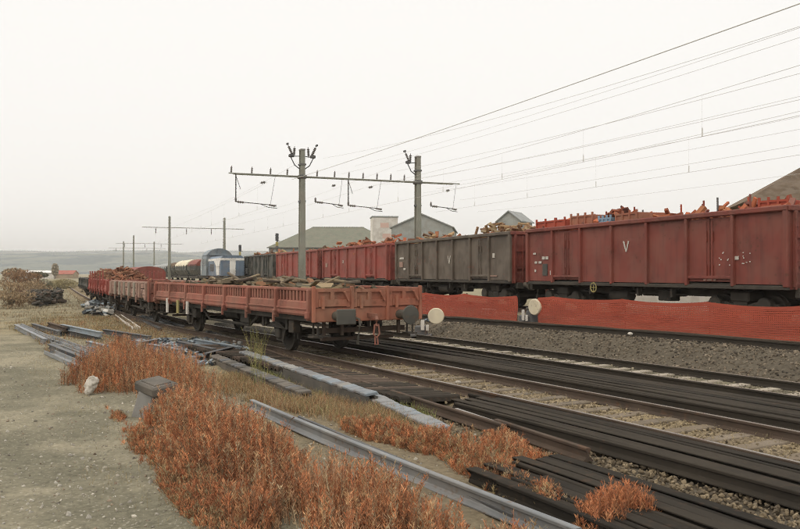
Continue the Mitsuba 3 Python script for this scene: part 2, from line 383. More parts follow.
# ------------------------------------------------------------------ railway tracks
def track(label, curve, off, s0, s1, ztop, sleepers, smat, rmat='rail_rust', step=0.62, group='railway tracks of the yard', seed=1):
    k = thing('railway_track', label, 'railway track', group)
    rng = np.random.default_rng(seed)
    ss = np.arange(s0, s1, 0.7)
    for o in (-0.7525, 0.7525):
        P = curve.pos(ss, off + o)
        rk = part(k, 'rail', ply(sweep(RAIL, np.c_[P, np.full(len(P), ztop - 0.16)]), rmat, 35))
        b = np.array([(-.026, 0), (-.026, .003), (.026, .003), (.026, 0)])
        part(rk, 'running_surface', ply(sweep(b, np.c_[P, np.full(len(P), ztop - 0.001)]), 'rail_top'))
    m = MB().box((0, 0, -0.06), (0.24, 2.5, 0.13), ch=0.015).ply(smat)
    for s in np.arange(max(s0, sleepers[0]), min(s1, sleepers[1]), step):
        s = s + rng.uniform(-.04, .04)
        p, d = curve.pos(s, off), curve.dir(s)
        a = rng.normal(0, 0.02)
        d = np.array([d[0] * math.cos(a) - d[1] * math.sin(a), d[0] * math.sin(a) + d[1] * math.cos(a)])
        part(k, 'sleeper', put(m, pose([p[0], p[1], ztop - 0.152 + rng.uniform(-.012, .008)], d)))
    return k
track('rusty track running beneath the low flat wagons', TRACK1, 0, 0.5, SEND - 1, 0.0, (1, 60), 'old_sleeper', seed=1)
track('empty track with pale sleepers right of the flat wagons', TRACK1, T2OFF, 0.5, 60, 0.015, (1, 40), 'pale_sleeper', 'rail_dark', seed=2)
track('main track carrying the high sided wagons behind the orange fence', MAIN, 0, 1, 190, 0.52, (1, 60), 'old_sleeper', seed=3)
track('far siding under the blue and white locomotive', LOCO, 0, 1, 130, 0.52, (1, 10), 'old_sleeper', seed=4)

# ------------------------------------------------------------------ long rails and ribbed steel lying between the tracks
def bundle(label, s0, s1, off0, off1, z, mats, name='rail_bundle', cat='rails', seed=0, jitter=0.5):
    k = thing(name, label, cat, 'bundles of long rails laid beside the tracks')
    rng = np.random.default_rng(seed)
    n = int(round((off1 - off0) / 0.112))
    for i in range(n + 1):               # stacked as rails are: every other one upside down, heads between feet
        o = off0 + (off1 - off0) * i / n
        ss = np.arange(s0 + rng.uniform(0, jitter), s1 - rng.uniform(0, jitter), 0.8)
        P = TRACK1.pos(ss, o + 0.012 * np.sin(ss * 0.4))
        zz = z + rng.uniform(-.012, .012) + 0.01 * np.sin(ss * 0.4 + i * 1.7)
        pr = RAIL if i % 2 == 0 else (RAIL * [1, -1] + [0, .16])[::-1]
        part(k, 'rail', ply(sweep(pr, np.c_[P, zz]), mats[rng.integers(len(mats))], 35))
    return k
bundle('dark bundle of long rails lying between the two tracks', 1.0, 26, 1.3, 2.55, -0.13, ['rail_dark', 'rail_dark', 'rail_black'], seed=5)
bundle('dark bundle of long rails beside the left rail of the wagon track', 1.2, 12.6, -1.8, -1.02, -0.16, ['rail_dark', 'rail_dark', 'rail_black'], seed=6)
bundle('short bundle of dark rails in red weeds at lower right', 1.0, 8.6, -4.0, -2.8, -0.2, ['rail_dark', 'rail_black'], seed=7, jitter=0.3)

# dark steel trough sleepers packed side by side, in a row beside the wagon track
m = MB()
prof = np.array([(-.125, 0), (-.1, .075), (-.06, .1), (.06, .1), (.1, .075), (.125, 0), (.112, 0), (.05, .088), (-.05, .088), (-.112, 0)])
m.add(*sweep(prof[::-1] * [1, 1], np.array([[0, -0.62, 0], [0, 0, 0], [0, 0.62, 0]])))
trough = m.ply('rail_dark', 20)
trough_b = m.ply('rail_rust', 20)
rng = np.random.default_rng(11)
SROW = np.arange(12.9, 24.2, 0.262)
for i, s in enumerate(SROW):
    p, d = TRACK1.pos(s, -1.72 - 0.01 * i), TRACK1.dir(s)
    M = pose([p[0], p[1], -0.13 + rng.uniform(-.012, .012)], d)
    M[:3, :3] = M[:3, :3] @ rotz(rng.normal(0, 0.03)) @ rotx(0.05)
    one('steel_sleeper', put(trough_b if rng.random() < 0.3 else trough, M), f'dark steel sleeper, {ordinal(i + 1)} from the near end of the packed row', 'sleeper', 'dark steel sleepers packed in a row')

# the loose rail with a polished top along the row
def loose(name, label, cat, p0, p1, z0, z1, mat_, prof=RAIL, tilt=0.0, sag=0.0, group=None, bow=0.0):
    p0, p1 = np.array(p0[:2]), np.array(p1[:2])
    t = np.linspace(0, 1, 24)
    P = p0 + (p1 - p0) * t[:, None]
    d = (p1 - p0) / np.linalg.norm(p1 - p0)
    P = P + np.outer(bow * np.sin(math.pi * t), [d[1], -d[0]])
    z = z0 + (z1 - z0) * t - sag * np.sin(math.pi * t)
    pr = np.asarray(prof, float)
    if tilt: pr = (pr - pr.mean(0)) @ np.array([[math.cos(tilt), math.sin(tilt)], [-math.sin(tilt), math.cos(tilt)]]); pr[:, 1] -= pr[:, 1].min()
    return one(name, ply(sweep(pr, np.c_[P, z]), mat_, 35), label, cat, group)
a, b = at(257, 346, -.05), at(505, 427, -.05)
loose('loose_rail', 'long rusty rail with a worn shiny top beside the packed steel sleepers', 'rail', a, b, -.19, -.17, 'rail_rust', bow=0.1)
a, b = at(456, 409, -.03), at(503, 424, -.03)
loose('loose_rail', 'short rail piece with bright top at the end of the sleeper row', 'rail', a, b, -.14, -.15, 'rail_top', RAIL * 0.8)
a, b = at(496, 422, -.05), at(588, 451, -.05)
loose('loose_rail', 'brown rail following on from the shiny rail piece', 'rail', a, b, -.16, -.17, 'rail_rust')
a, b = at(252, 401, -.08), at(578, 533, -.08)
loose('loose_rail', 'long grey steel rail lying among red weeds in front', 'rail', a, b, -.215, -.20, 'grey_steel', RAIL * 1.05, bow=0.05)
a, b = at(296, 423, -.2), at(520, 520, -.2)
loose('loose_rail', 'second grey rail half hidden below the long grey one', 'rail', a, b, -.24, -.26, 'dark_steel', RAIL, tilt=1.2)

# spare rails at the foot of the fence
def aline(s, extra=0.0):
    return sl(s, float(EDGE(s)) + extra)[:2]
for i, (o, mt, lb) in enumerate([(0.0, 'rail_dark', 'front one of the two long dark rails laid along the fence foot'), (0.42, 'rail_rust', 'rear one of the two long dark rails laid along the fence foot')]):
    P = np.array([aline(s, o) for s in np.linspace(2, 33, 50)])
    one('spare_rail', ply(sweep(RAIL, np.c_[P, hz(P[:, 0], P[:, 1]) + 0.01]), mt, 35), lb, 'rail', 'long rails laid along the fence')

# concrete cable trough with loose lids
def cable_trough(label, pts, nlid, lidmat, seed, w=0.42, h=0.2, gap=()):
    k = thing('cable_trough', label, 'cable trough', 'cable troughs in the yard')
    rng = np.random.default_rng(seed)
    p0, p1 = np.array(pts[0][:2]), np.array(pts[1][:2])
    d = (p1 - p0) / np.linalg.norm(p1 - p0); L = np.linalg.norm(p1 - p0)
    c = (p0 + p1) / 2
    z = float(np.mean(hz(*np.array([p0, p1]).T)))
    b = MB().span(-L / 2, L / 2, -w / 2, -w / 2 + .06, -.05, h).span(-L / 2, L / 2, w / 2 - .06, w / 2, -.05, h).span(-L / 2, L / 2, -w / 2 + .06, w / 2 - .06, -.05, .03)
    part(k, 'channel', put(b.ply('dark_concrete'), pose([c[0], c[1], z], d)))
    pl = L / nlid
    lids = [MB().box((0, 0, .03), (pl * .97, w * 1.02, .055), ch=.012).ply(mm) for mm in lidmat]
    for i in range(nlid):
        if i in gap: continue
        q = p0 + d * pl * (i + .5)
        M = pose([q[0], q[1], z + h + rng.uniform(0, .015)], d)
        M[:3, :3] = M[:3, :3] @ rotz(rng.normal(0, .03)) @ rotx(rng.normal(0.1, .05)) @ roty(rng.normal(0, .025))
        part(k, 'lid', put(lids[rng.integers(len(lids))], M))
cable_trough('long blue grey cable trough with seamed lids in mid yard', (at(243, 350, .06), at(372, 392, .06)), 31, ['grey_steel', 'grey_steel', 'blue_steel', 'concrete'], 3, w=.22, h=.2)
cable_trough('skewed end stretch of lidded cable trough below the shiny rail', (at(368, 391, -.02), at(442, 424, -.02)), 13, ['grey_steel', 'blue_steel', 'grey_steel'], 4, h=.1, w=.26)
cable_trough('darker low cable trough half buried beside blue rubble', (at(214, 357, -.1), at(306, 394, -.1)), 26, ['dark_concrete', 'dark_steel', 'dark_concrete'], 5, h=.1, w=.24)
for i in range(8):
    p = at(209 + i * 4.7, 332.5 + i * 1.55, -.12)
    one('concrete_block', put(MB().box((0, 0, .04), (.26, .2, .2), ch=.02).ply('concrete'), pose([p[0], p[1], -.19], TRACK1.dir(26))), f'small pale concrete block, {ordinal(i + 1)} from the left in the row beyond the cable trough', 'block', 'row of small pale blocks')

# ------------------------------------------------------------------ wagons
WHEEL = [(0, -.09), (.12, -.09), (.14, -.05), (.38, -.04), (.4, -.065), (.46, -.065), (.465, .045), (.495, .05), (.495, .075), (.42, .075), (.4, .03), (.14, .04), (.12, .09), (0, .09)]
_M = {}
def cached(key, fn):
    if key not in _M: _M[key] = fn()
    return _M[key]

def plate(x0, x1, z0, z1, y, seed, bsdf, dent=0.018, n=9, thick=0.03):
    xs, zs = np.linspace(x0, x1, n), np.linspace(z0, z1, n)
    X, Z = np.meshgrid(xs, zs)
    win = np.sin(np.linspace(0, math.pi, n))[None] * np.sin(np.linspace(0, math.pi, n))[:, None]
    d = (meshkit.fbm(np.stack([X * 1.3, Z * 1.3, X * 0 + seed], -1), 3, seed) - .45) * 2 * dent * win
    v = np.stack([X, y + d, Z], -1).reshape(-1, 3)
    i, j = np.meshgrid(np.arange(n - 1), np.arange(n - 1), indexing='ij')
    A, B, C, D = i * n + j, i * n + j + 1, (i + 1) * n + j + 1, (i + 1) * n + j
    f = np.concatenate([np.stack([A, B, C], -1).reshape(-1, 3), np.stack([A, C, D], -1).reshape(-1, 3)])
    mb = MB().add(v, f).span(x0, x1, y + dent + .004, y + dent + thick, z0, z1)
    return mb.ply(bsdf)

def wheelset_parts(k, x, M, r=.46):
    w = cached(('wheel', r), lambda: MB().lathe(np.array(WHEEL) * [r / .46, 1], axis='y', n=28).ply('underframe', 35))
    for y in (-.75, .75):
        L = np.eye(4); L[:3, 3] = [x, y, r]
        if y > 0: L[:3, :3] = rotz(math.pi)
        part(k, 'wheel', put(w, M @ L))
    ax = cached('axle', lambda: MB().tube([(0, -.95, 0), (0, .95, 0)], .075, 10).ply('underframe', 35))
    L = np.eye(4); L[:3, 3] = [x, 0, r]
    part(k, 'axle', put(ax, M @ L))

def buffer_parts(k, M, xend, flat=False):
    for sx in (1, -1):
        for y in (-.875, .875):
            rect = flat and y * sx < 0
            def mk():
                m = MB().lathe([(0, 0), (.11, 0), (.11, .3), (.085, .3), (.085, .5), (0, .5)], axis='x', n=14)
                if rect: m.box((.53, 0, 0), (.045, .5, .36), ch=.018)
                else: m.lathe([(0, .5), (.225, .5), (.235, .52), (.225, .545), (0, .56)], axis='x', n=22)
                return m.ply('buffer_steel', 35)
            sh = cached(('buffer', rect), mk)
            L = np.eye(4); L[:3, 3] = [sx * xend, y, 1.04]
            if sx < 0: L[:3, :3] = rotz(math.pi)
            part(k, 'buffer', put(sh, M @ L))
    def hook():
        m = MB().box((.2, 0, 1.04), (.4, .07, .09)).tube([(.36, 0, 1.04), (.42, 0, .95), (.4, 0, .82), (.3, 0, .74)], [.04, .045, .04, .03], 8)
        m.tube([(.4, -.05, .84), (.4, -.08, .6), (.4, 0, .52), (.4, .08, .6), (.4, .05, .84)], .022, 7)
        m.tube([(.38, -.03, .55), (.4, -.04, .36), (.4, .04, .36), (.38, .03, .55)], .02, 7)
        return m.ply('brick_paint', 40)
    def hose():
        return MB().tube([(0, -.33, .98), (.18, -.34, .95), (.24, -.36, .8), (.2, -.38, .55), (.12, -.36, .38), (.1, -.34, .42)], .028, 7).box((.1, -.34, .4), (.06, .05, .09)).ply('buffer_steel', 40)
    for sx in (1, -1):
        L = np.eye(4); L[:3, 3] = [sx * xend, 0, 0]
        if sx < 0: L[:3, :3] = rotz(math.pi)
        part(k, 'coupling_hook', put(cached('hook', hook), M @ L))
        part(k, 'brake_hose', put(cached('hose', hose), M @ L))

def bogie(k, x, M):
    def fr():
        m = MB()
        for y in (-1.02, 1.02):
            m.prism([(-1.3, .5), (-1.3, .68), (-.55, .72), (-.4, .62), (.4, .62), (.55, .72), (1.3, .68), (1.3, .5), (.55, .48), (.4, .38), (-.4, .38), (-.55, .48)], y - .06, y + .06)
            for sx in (-.9, .9):
                m.box((sx, y, .46), (.3, .2, .3), ch=.03).lathe([(0, -.14), (.2, -.14), (.24, -.1), (.24, .1), (0, .1)], (sx, y * 1.06, .62), 'y', 16)
                m.tube([(sx - .24, y, .42), (sx - .24, y, .66)], .07, 8).tube([(sx + .24, y, .42), (sx + .24, y, .66)], .07, 8)
            for q in range(4):
                m.tube([(-.2 + .13 * q, y * 1.02, .4), (-.2 + .13 * q, y * 1.02, .6)], .055, 8)
        m.box((0, 0, .62), (.5, 2.2, .22)).box((0, 0, .86), (.7, 2.3, .3), ch=.04).box((-1.25, 0, .55), (.1, 1.9, .1)).box((1.25, 0, .55), (.1, 1.9, .1))
        return m.ply('underframe', 35)
    L = np.eye(4); L[:3, 3] = [x, 0, 0]
    bk = part(k, 'bogie', put(cached('bogie', fr), M @ L))
    for sx in (-.9, .9): wheelset_parts(bk, sx + x, M)
    return bk

def high_wagon(label, s0, paint, endpaint, marks, seed, L=12.8):
    """An open box wagon with seven bays a side, on the main line; s0 is its near end."""
    k = thing('box_wagon', label, 'wagon', 'high sided open wagons on the main track')
    M = pose(sl(s0 + L / 2, 18.7, .52), -U)
    H = L / 2
    rng = np.random.default_rng(seed)
    bays = np.linspace(-H + .06, H - .06, 8)
    W = 1.45
    for i in range(7):
        x0, x1 = bays[i] + .05, bays[i + 1] - .05
        if i in (1, 5):
            xm = (x0 + x1) / 2
            for a, b in ((x0, xm - .02), (xm + .02, x1)):
                d = part(k, 'door', put(cached(('hd', i, a, paint), lambda: plate(a, b, 1.28, 3.12, -W + .0, 40 + i, paint)), M))
                hx = b - .1 if a == x0 else a + .1
                part(d, 'hinge', put(cached(('hh', hx, paint), lambda: MB().box((hx, -W - .03, 1.6), (.05, .05, .3)).box((hx, -W - .03, 2.6), (.05, .05, .3)).tube([(hx, -W - .045, 1.3), (hx, -W - .045, 3.05)], .018, 6).ply(paint)), M))
            part(k, 'door_sill', put(cached(('hds', i, paint), lambda: MB().span(x0, x1, -W - .07, -W + .04, 1.36, 1.45, ch=.01).ply(paint)), M))
        else:
            part(k, 'side_panel', put(cached(('hp', i, paint), lambda: plate(x0, x1, 1.22, 3.16, -W, 50 + i, paint, .036)), M))
            part(k, 'side_panel', put(cached(('hq', i, paint), lambda: MB().span(x0, x1, W - .04, W, 1.22, 3.16).ply(paint)), M))
    for i, x in enumerate(bays):
        wd = .11 if 0 < i < 7 else .16
        part(k, 'stanchion', put(cached(('hs', i, paint), lambda: MB().prism([(x - wd / 2 - .03, 0), (x + wd / 2 + .03, 0), (x + wd / 2, -.1), (x - wd / 2, -.1)], 0, 1).ply(paint) if 0 else
                                 MB().box((x, -W - .045, 2.18), (wd, .13, 2.06), ch=.02).ply(paint)), M))
        part(k, 'stanchion', put(cached(('hs2', i, paint), lambda: MB().box((x, W + .045, 2.18), (wd, .13, 2.06)).ply(paint)), M))
    part(k, 'door', put(cached(('hfd', paint), lambda: MB().span(bays[1] + .05, bays[2] - .05, W - .04, W, 1.28, 3.12).ply(paint)), M))
    part(k, 'door', put(cached(('hfe', paint), lambda: MB().span(bays[5] + .05, bays[6] - .05, W - .04, W, 1.28, 3.12).ply(paint)), M))
    for y, nm in ((-W - .03, 'n'), (W + .03, 'f')):
        part(k, 'top_rail', put(cached(('ht', nm, paint), lambda: MB().span(-H - .02, H + .02, y - .095, y + .095, 3.15, 3.3, ch=.025).ply(paint)), M))
        part(k, 'sole_bar', put(cached(('hb', nm, paint), lambda: MB().span(-H, H, y - .05, y + .05, 1.08, 1.19, ch=.012).ply('underframe')), M))
    part(k, 'floor', put(cached('hfloor', lambda: MB().span(-H + .02, H - .02, -W + .05, W - .05, 1.16, 1.24).ply('underframe')), M))
    for sx, nm in ((1, 'a'), (-1, 'b')):
        def end():
            m = MB().span(*sorted((sx * (H - .05), sx * H)), -W, W, 1.1, 3.16)
            for y in (-1.3, -.65, 0, .65, 1.3): m.box((sx * (H + .05), y, 2.15), (.1, .12, 2.0), ch=.015)
            for z in (1.75, 2.5): m.box((sx * (H + .03), 0, z), (.06, 2.7, .1))
            return m.box((sx * (H + .02), 0, 3.22), (.14, 3.05, .15), ch=.02).ply(endpaint)
        part(k, 'end_wall', put(cached(('he', nm, endpaint), end), M))
        part(k, 'headstock', put(cached(('hhs', nm), lambda: MB().box((sx * (H + .06), 0, 1.0), (.16, 2.5, .26), ch=.015).ply('underframe')), M))
    part(k, 'ladder', put(cached(('hl', endpaint), lambda: (lambda m: [m.box((H + .13, -1.36 + q, 2.1), (.03, .03, 2.0)) for q in (0, .38)] and [m.box((H + .13, -1.17, 1.25 + .3 * q), (.025, .38, .025)) for q in range(6)] and m)(MB()).ply(endpaint)), M))
    def under():
        m = MB().box((0, -.5, .98), (L - 1, .12, .3)).box((0, .5, .98), (L - 1, .12, .3)).box((0, 0, .9), (1.6, .6, .3), ch=.04)
        m.tube([(-1.6, -.9, .75), (-.6, -.9, .75)], .19, 12).box((1.2, -.85, .82), (.6, .4, .36), ch=.03)
        m.tube([(-H + 3, -.95, .85), (H - 3, -.95, .85)], .03, 6)
        for q in range(7): m.box((-3.2 + q * 1.07, 0, 1.08), (.1, 2.6, .1))
        for q in (-2.3, .3, 1.9): m.box((q, -1.3, .92), (.09, .16, .28))
        return m.ply('underframe', 35)
    part(k, 'underframe', put(cached('hu', under), M))
    for x in (-H + 2.0, H - 2.0): bogie(k, x, M)
    buffer_parts(k, M, H + .08)
    for (x, z, w, h, mt) in marks:
        part(k, 'marking', put(MB().box((x, -W - .027, z), (w, .008, h)).ply(mt), M))
    return k, M

def letter(k, M, txt, x, y, z, h, mt='white_mark', bold=True):
    t = meshkit.text_mesh(txt, h, .006, bold)
    v = np.array(t.vertices); v[:, 0] -= v[:, 0].mean()
    v = np.c_[v[:, 0], -v[:, 2], v[:, 1]]
    part(k, 'lettering', put(ply((v + [x, y, z], np.array(t.faces)), mt), M))

DATA = [(-5.75, 1.95, .18, .09, 'white_mark'), (-5.45, 1.95, .22, .09, 'white_mark'), (-5.2, 2.12, .2, .12, 'white_mark'), (-4.95, 2.12, .18, .12, 'white_mark'), (-5.85, 2.3, .2, .07, 'white_mark'), (-5.8, 1.62, .12, .1, 'white_mark')]
k, M = high_wagon('rust red high sided wagon nearest on the main track, white V on its side', 15.3, 'red_paint', 'red_paint',
                  DATA + [(-5.1, 1.66, .34, .46, 'black_paint'), (-4.66, 1.54, .16, .17, 'white_mark'), (3.62, 1.33, .5, .05, 'dull_pink_paint')], 1)
letter(k, M, 'V', -.15, -1.478, 2.25, .34)
part(k, 'hand_wheel', put(MB().lathe([(.15, -.015), (.18, -.015), (.18, .015), (.15, .015), (.15, -.015)], (-1.9, -1.52, 1.02), 'y', 20).box((-1.9, -1.52, 1.02), (.31, .02, .02)).box((-1.9, -1.52, 1.02), (.02, .02, .31)).ply('yellow_mark', 35), M), 'yellow ring shaped brake hand wheel')
rng = np.random.default_rng(77)
for i in range(16):
    part(k, 'paint_fleck', put(MB().box((3.9 + rng.uniform(0, 1.25), -1.478, 1.75 + rng.uniform(0, .45)), (.03 + .02 * rng.random(), .006, .03)).ply('white_mark'), M))
part(k, 'paint_fleck', put(MB().box((4.65, -1.478, 1.95), (.14, .006, .1)).ply('white_mark'), M))
k, M = high_wagon('grey brown high sided wagon second from the front, white V on its side', 29.4, 'grey_paint', 'red_paint',
                  [(-5.7, 2.0, .5, .3, 'dull_pink_paint'), (-5.6, 2.35, .6, .1, 'white_mark'), (4.9, 2.3, .2, .2, 'white_mark'), (4.7, 1.4, 1.0, .06, 'dull_pink_paint'), (-5.2, 1.75, .3, .1, 'white_mark')], 2)
letter(k, M, 'V', .45, -1.478, 2.0, .36)
k, M = high_wagon('bright red high sided wagon third from the front, just right of the concrete mast', 43.6, 'bright_red_paint', 'bright_red_paint',
                  [(-5.6, 2.1, .5, .3, 'dull_pink_paint'), (-1.8, 2.3, .12, .2, 'white_mark')], 3)
k, M = high_wagon('red high sided wagon fourth from the front, crossed by the concrete mast', 57.8, 'bright_red_paint', 'red_paint', [(-4.6, 2.2, .35, .25, 'white_mark')], 4)
k, M = high_wagon('blackish green high sided wagon ahead of the locomotive', 72.0, 'black_paint', 'black_paint', [(-5.3, 1.75, 1.3, .6, 'white_mark')], 5)

# ------------------------------------------------------------------ loads
def shards(mb, c, half, n, smin, smax, cols, rng, flat=0.5, mound=None):
    for _ in range(n):
        u, w = rng.uniform(-1, 1), rng.uniform(-1, 1)
        z = half[2] * rng.random() * (1 if mound is None else mound(u, w))
        s = rng.uniform(smin, smax, 3) * [1.15, .36, .2]
        R = rotz(rng.uniform(0, 6.3)) @ rotx(rng.normal(0, flat)) @ roty(rng.normal(0, flat))
        mb.box(np.array(c) + [u * half[0], w * half[1], z], s, R, np.array(cols[rng.integers(len(cols))]) * rng.uniform(.7, 1.2))

ORANGE = [(.4, .125, .06), (.33, .105, .055), (.42, .17, .085), (.25, .09, .055), (.2, .09, .06)]
RUSTY = [(.36, .14, .07), (.28, .12, .07), (.2, .1, .06), (.42, .3, .16), (.16, .11, .08)]
BUFF = [(.36, .24, .13), (.27, .17, .1), (.4, .31, .19), (.22, .13, .08), (.3, .12, .06)]
def load(label, s0, L, cols, n, h, seed, smax=.9, rng0=None):
    rng = np.random.default_rng(seed)
    m = MB()
    hgt = lambda u: .35 + .65 * float(meshkit.fbm(np.array([u * 4 + seed * 3.1, seed, 0.]), 3, seed))
    shards(m, (0, 0, 2.75), (L / 2 - .3, 1.15, h), n, .18, smax, cols, rng, .5, lambda u, w: hgt(u) * (1 - .45 * w * w))
    # the fill that the pieces lie on
    xs, ys = np.linspace(-L / 2 + .12, L / 2 - .12, 40), np.linspace(-1.34, 1.34, 9)
    X, Y = np.meshgrid(xs, ys)
    Z = 2.7 + .35 * meshkit.fbm(np.stack([X, Y, 0 * X + seed], -1), 3, seed)
    nn = len(xs); i, j = np.meshgrid(np.arange(len(ys) - 1), np.arange(nn - 1), indexing='ij')
    A, B, C, D = i * nn + j, i * nn + j + 1, (i + 1) * nn + j + 1, (i + 1) * nn + j
    m.add(np.stack([X, Y, Z], -1).reshape(-1, 3), np.concatenate([np.stack([A, B, C], -1).reshape(-1, 3), np.stack([A, C, D], -1).reshape(-1, 3)]), np.array(cols[-1]))
    key = one('scrap_load', put(m.ply('pieces'), pose(sl(s0 + L / 2, 18.7, .52), -U)), label, 'scrap', 'loads in the high sided wagons', 'stuff')
    return pose(sl(s0 + L / 2, 18.7, .52), -U)
M1 = load('orange scrap steel heaped along the nearest red wagon', 15.3, 12.8, ORANGE[:4] + [(.2, .09, .07)], 800, 1.3, 11, .6)
M2 = load('buff and rust scrap heaped in the grey brown wagon', 29.4, 12.8, BUFF, 420, 1.35, 12, .6)
M3 = load('orange brown scrap heaped in the bright red wagon', 43.6, 12.8, RUSTY[:3] + ORANGE[:2], 360, 1.35, 13, .7)
M4 = load('brown scrap low in the red wagon by the mast', 57.8, 12.8, RUSTY, 260, 1.0, 14, .7)
M5 = load('brown scrap in the blackish green wagon', 72.0, 12.8, RUSTY, 260, 1.2, 15, .7)
# steel cages and bins resting on the first load
def bin_(x, y, z, sx, sy, sz, mt, label, M, rib=True, rz=0.0):
    k = thing('steel_bin', label, 'bin', 'steel bins on the nearest red wagon')
    L = np.eye(4); L[:3, :3] = rotz(rz); L[:3, 3] = [x, y, z]
    w = .04
    sides = [((0, -sy / 2, 0), (sx, w, sz)), ((0, sy / 2, 0), (sx, w, sz)), ((-sx / 2, 0, 0), (w, sy - w, sz)), ((sx / 2, 0, 0), (w, sy - w, sz))]
    for c, s in sides: part(k, 'side', put(MB().box(c, s, ch=.008).ply(mt), M @ L))
    for c in ((0, -sy / 2 - .03, sz / 2 - .03), (0, sy / 2 + .03, sz / 2 - .03), (0, -sy / 2 - .03, -sz / 2 + .03)): part(k, 'rim', put(MB().box(c, (sx + .08, .05, .06)).ply(mt), M @ L))
    for q in (-.5, -.17, .17, .5):
        part(k, 'post', put(MB().box((q * sx, -sy / 2 - .035, .04), (.06, .06, sz + .1)).ply(mt), M @ L))
bin_(-5.1, -.6, 3.42, 1.9, 1.2, .34, 'net_orange', 'bright orange steel bin at the far end of the nearest wagon', M1, rz=.03)
bin_(-3.2, -.5, 3.46, 1.2, 1.2, .42, 'orange_paint', 'dull orange steel bin left of the blue crate', M1, rz=.08)
bin_(-.6, -.5, 3.4, 1.2, 1.1, .36, 'orange_paint', 'dull orange steel bin right of the blue crate', M1, rz=-.07)
bin_(5.0, -.2, 3.38, .8, .8, .36, 'net_orange', 'small orange steel bin at the near end of the nearest wagon', M1, rz=.3)
bin_(-2.0, -.6, 3.36, .6, .7, .3, 'blue_plastic', 'small blue crate on the nearest wagon load', M1, rz=.1)
rng = np.random.default_rng(5)
for i in range(16):
    x = -6 + i * .78
    p = M1 @ np.array([x + rng.uniform(-.3, .3), rng.uniform(-.9, .9), 3.36, 1])
    one('scrap_piece', ply(MB().box((0, 0, 0), (rng.uniform(.4, .9), .08, .06), rotz(rng.uniform(0, 3)) @ roty(rng.normal(0, .5))).tube([(0, 0, -.1), (0, .02, rng.uniform(.3, .55))], .03, 6).get(), ['net_orange', 'red_paint', 'red_paint', 'dark_steel'][i % 4]) | {'to_world': T().translate([float(q) for q in p[:3]])},
        'bent steel piece sticking up from the load of the nearest red wagon', 'scrap piece', 'bent steel pieces on the nearest red wagon')

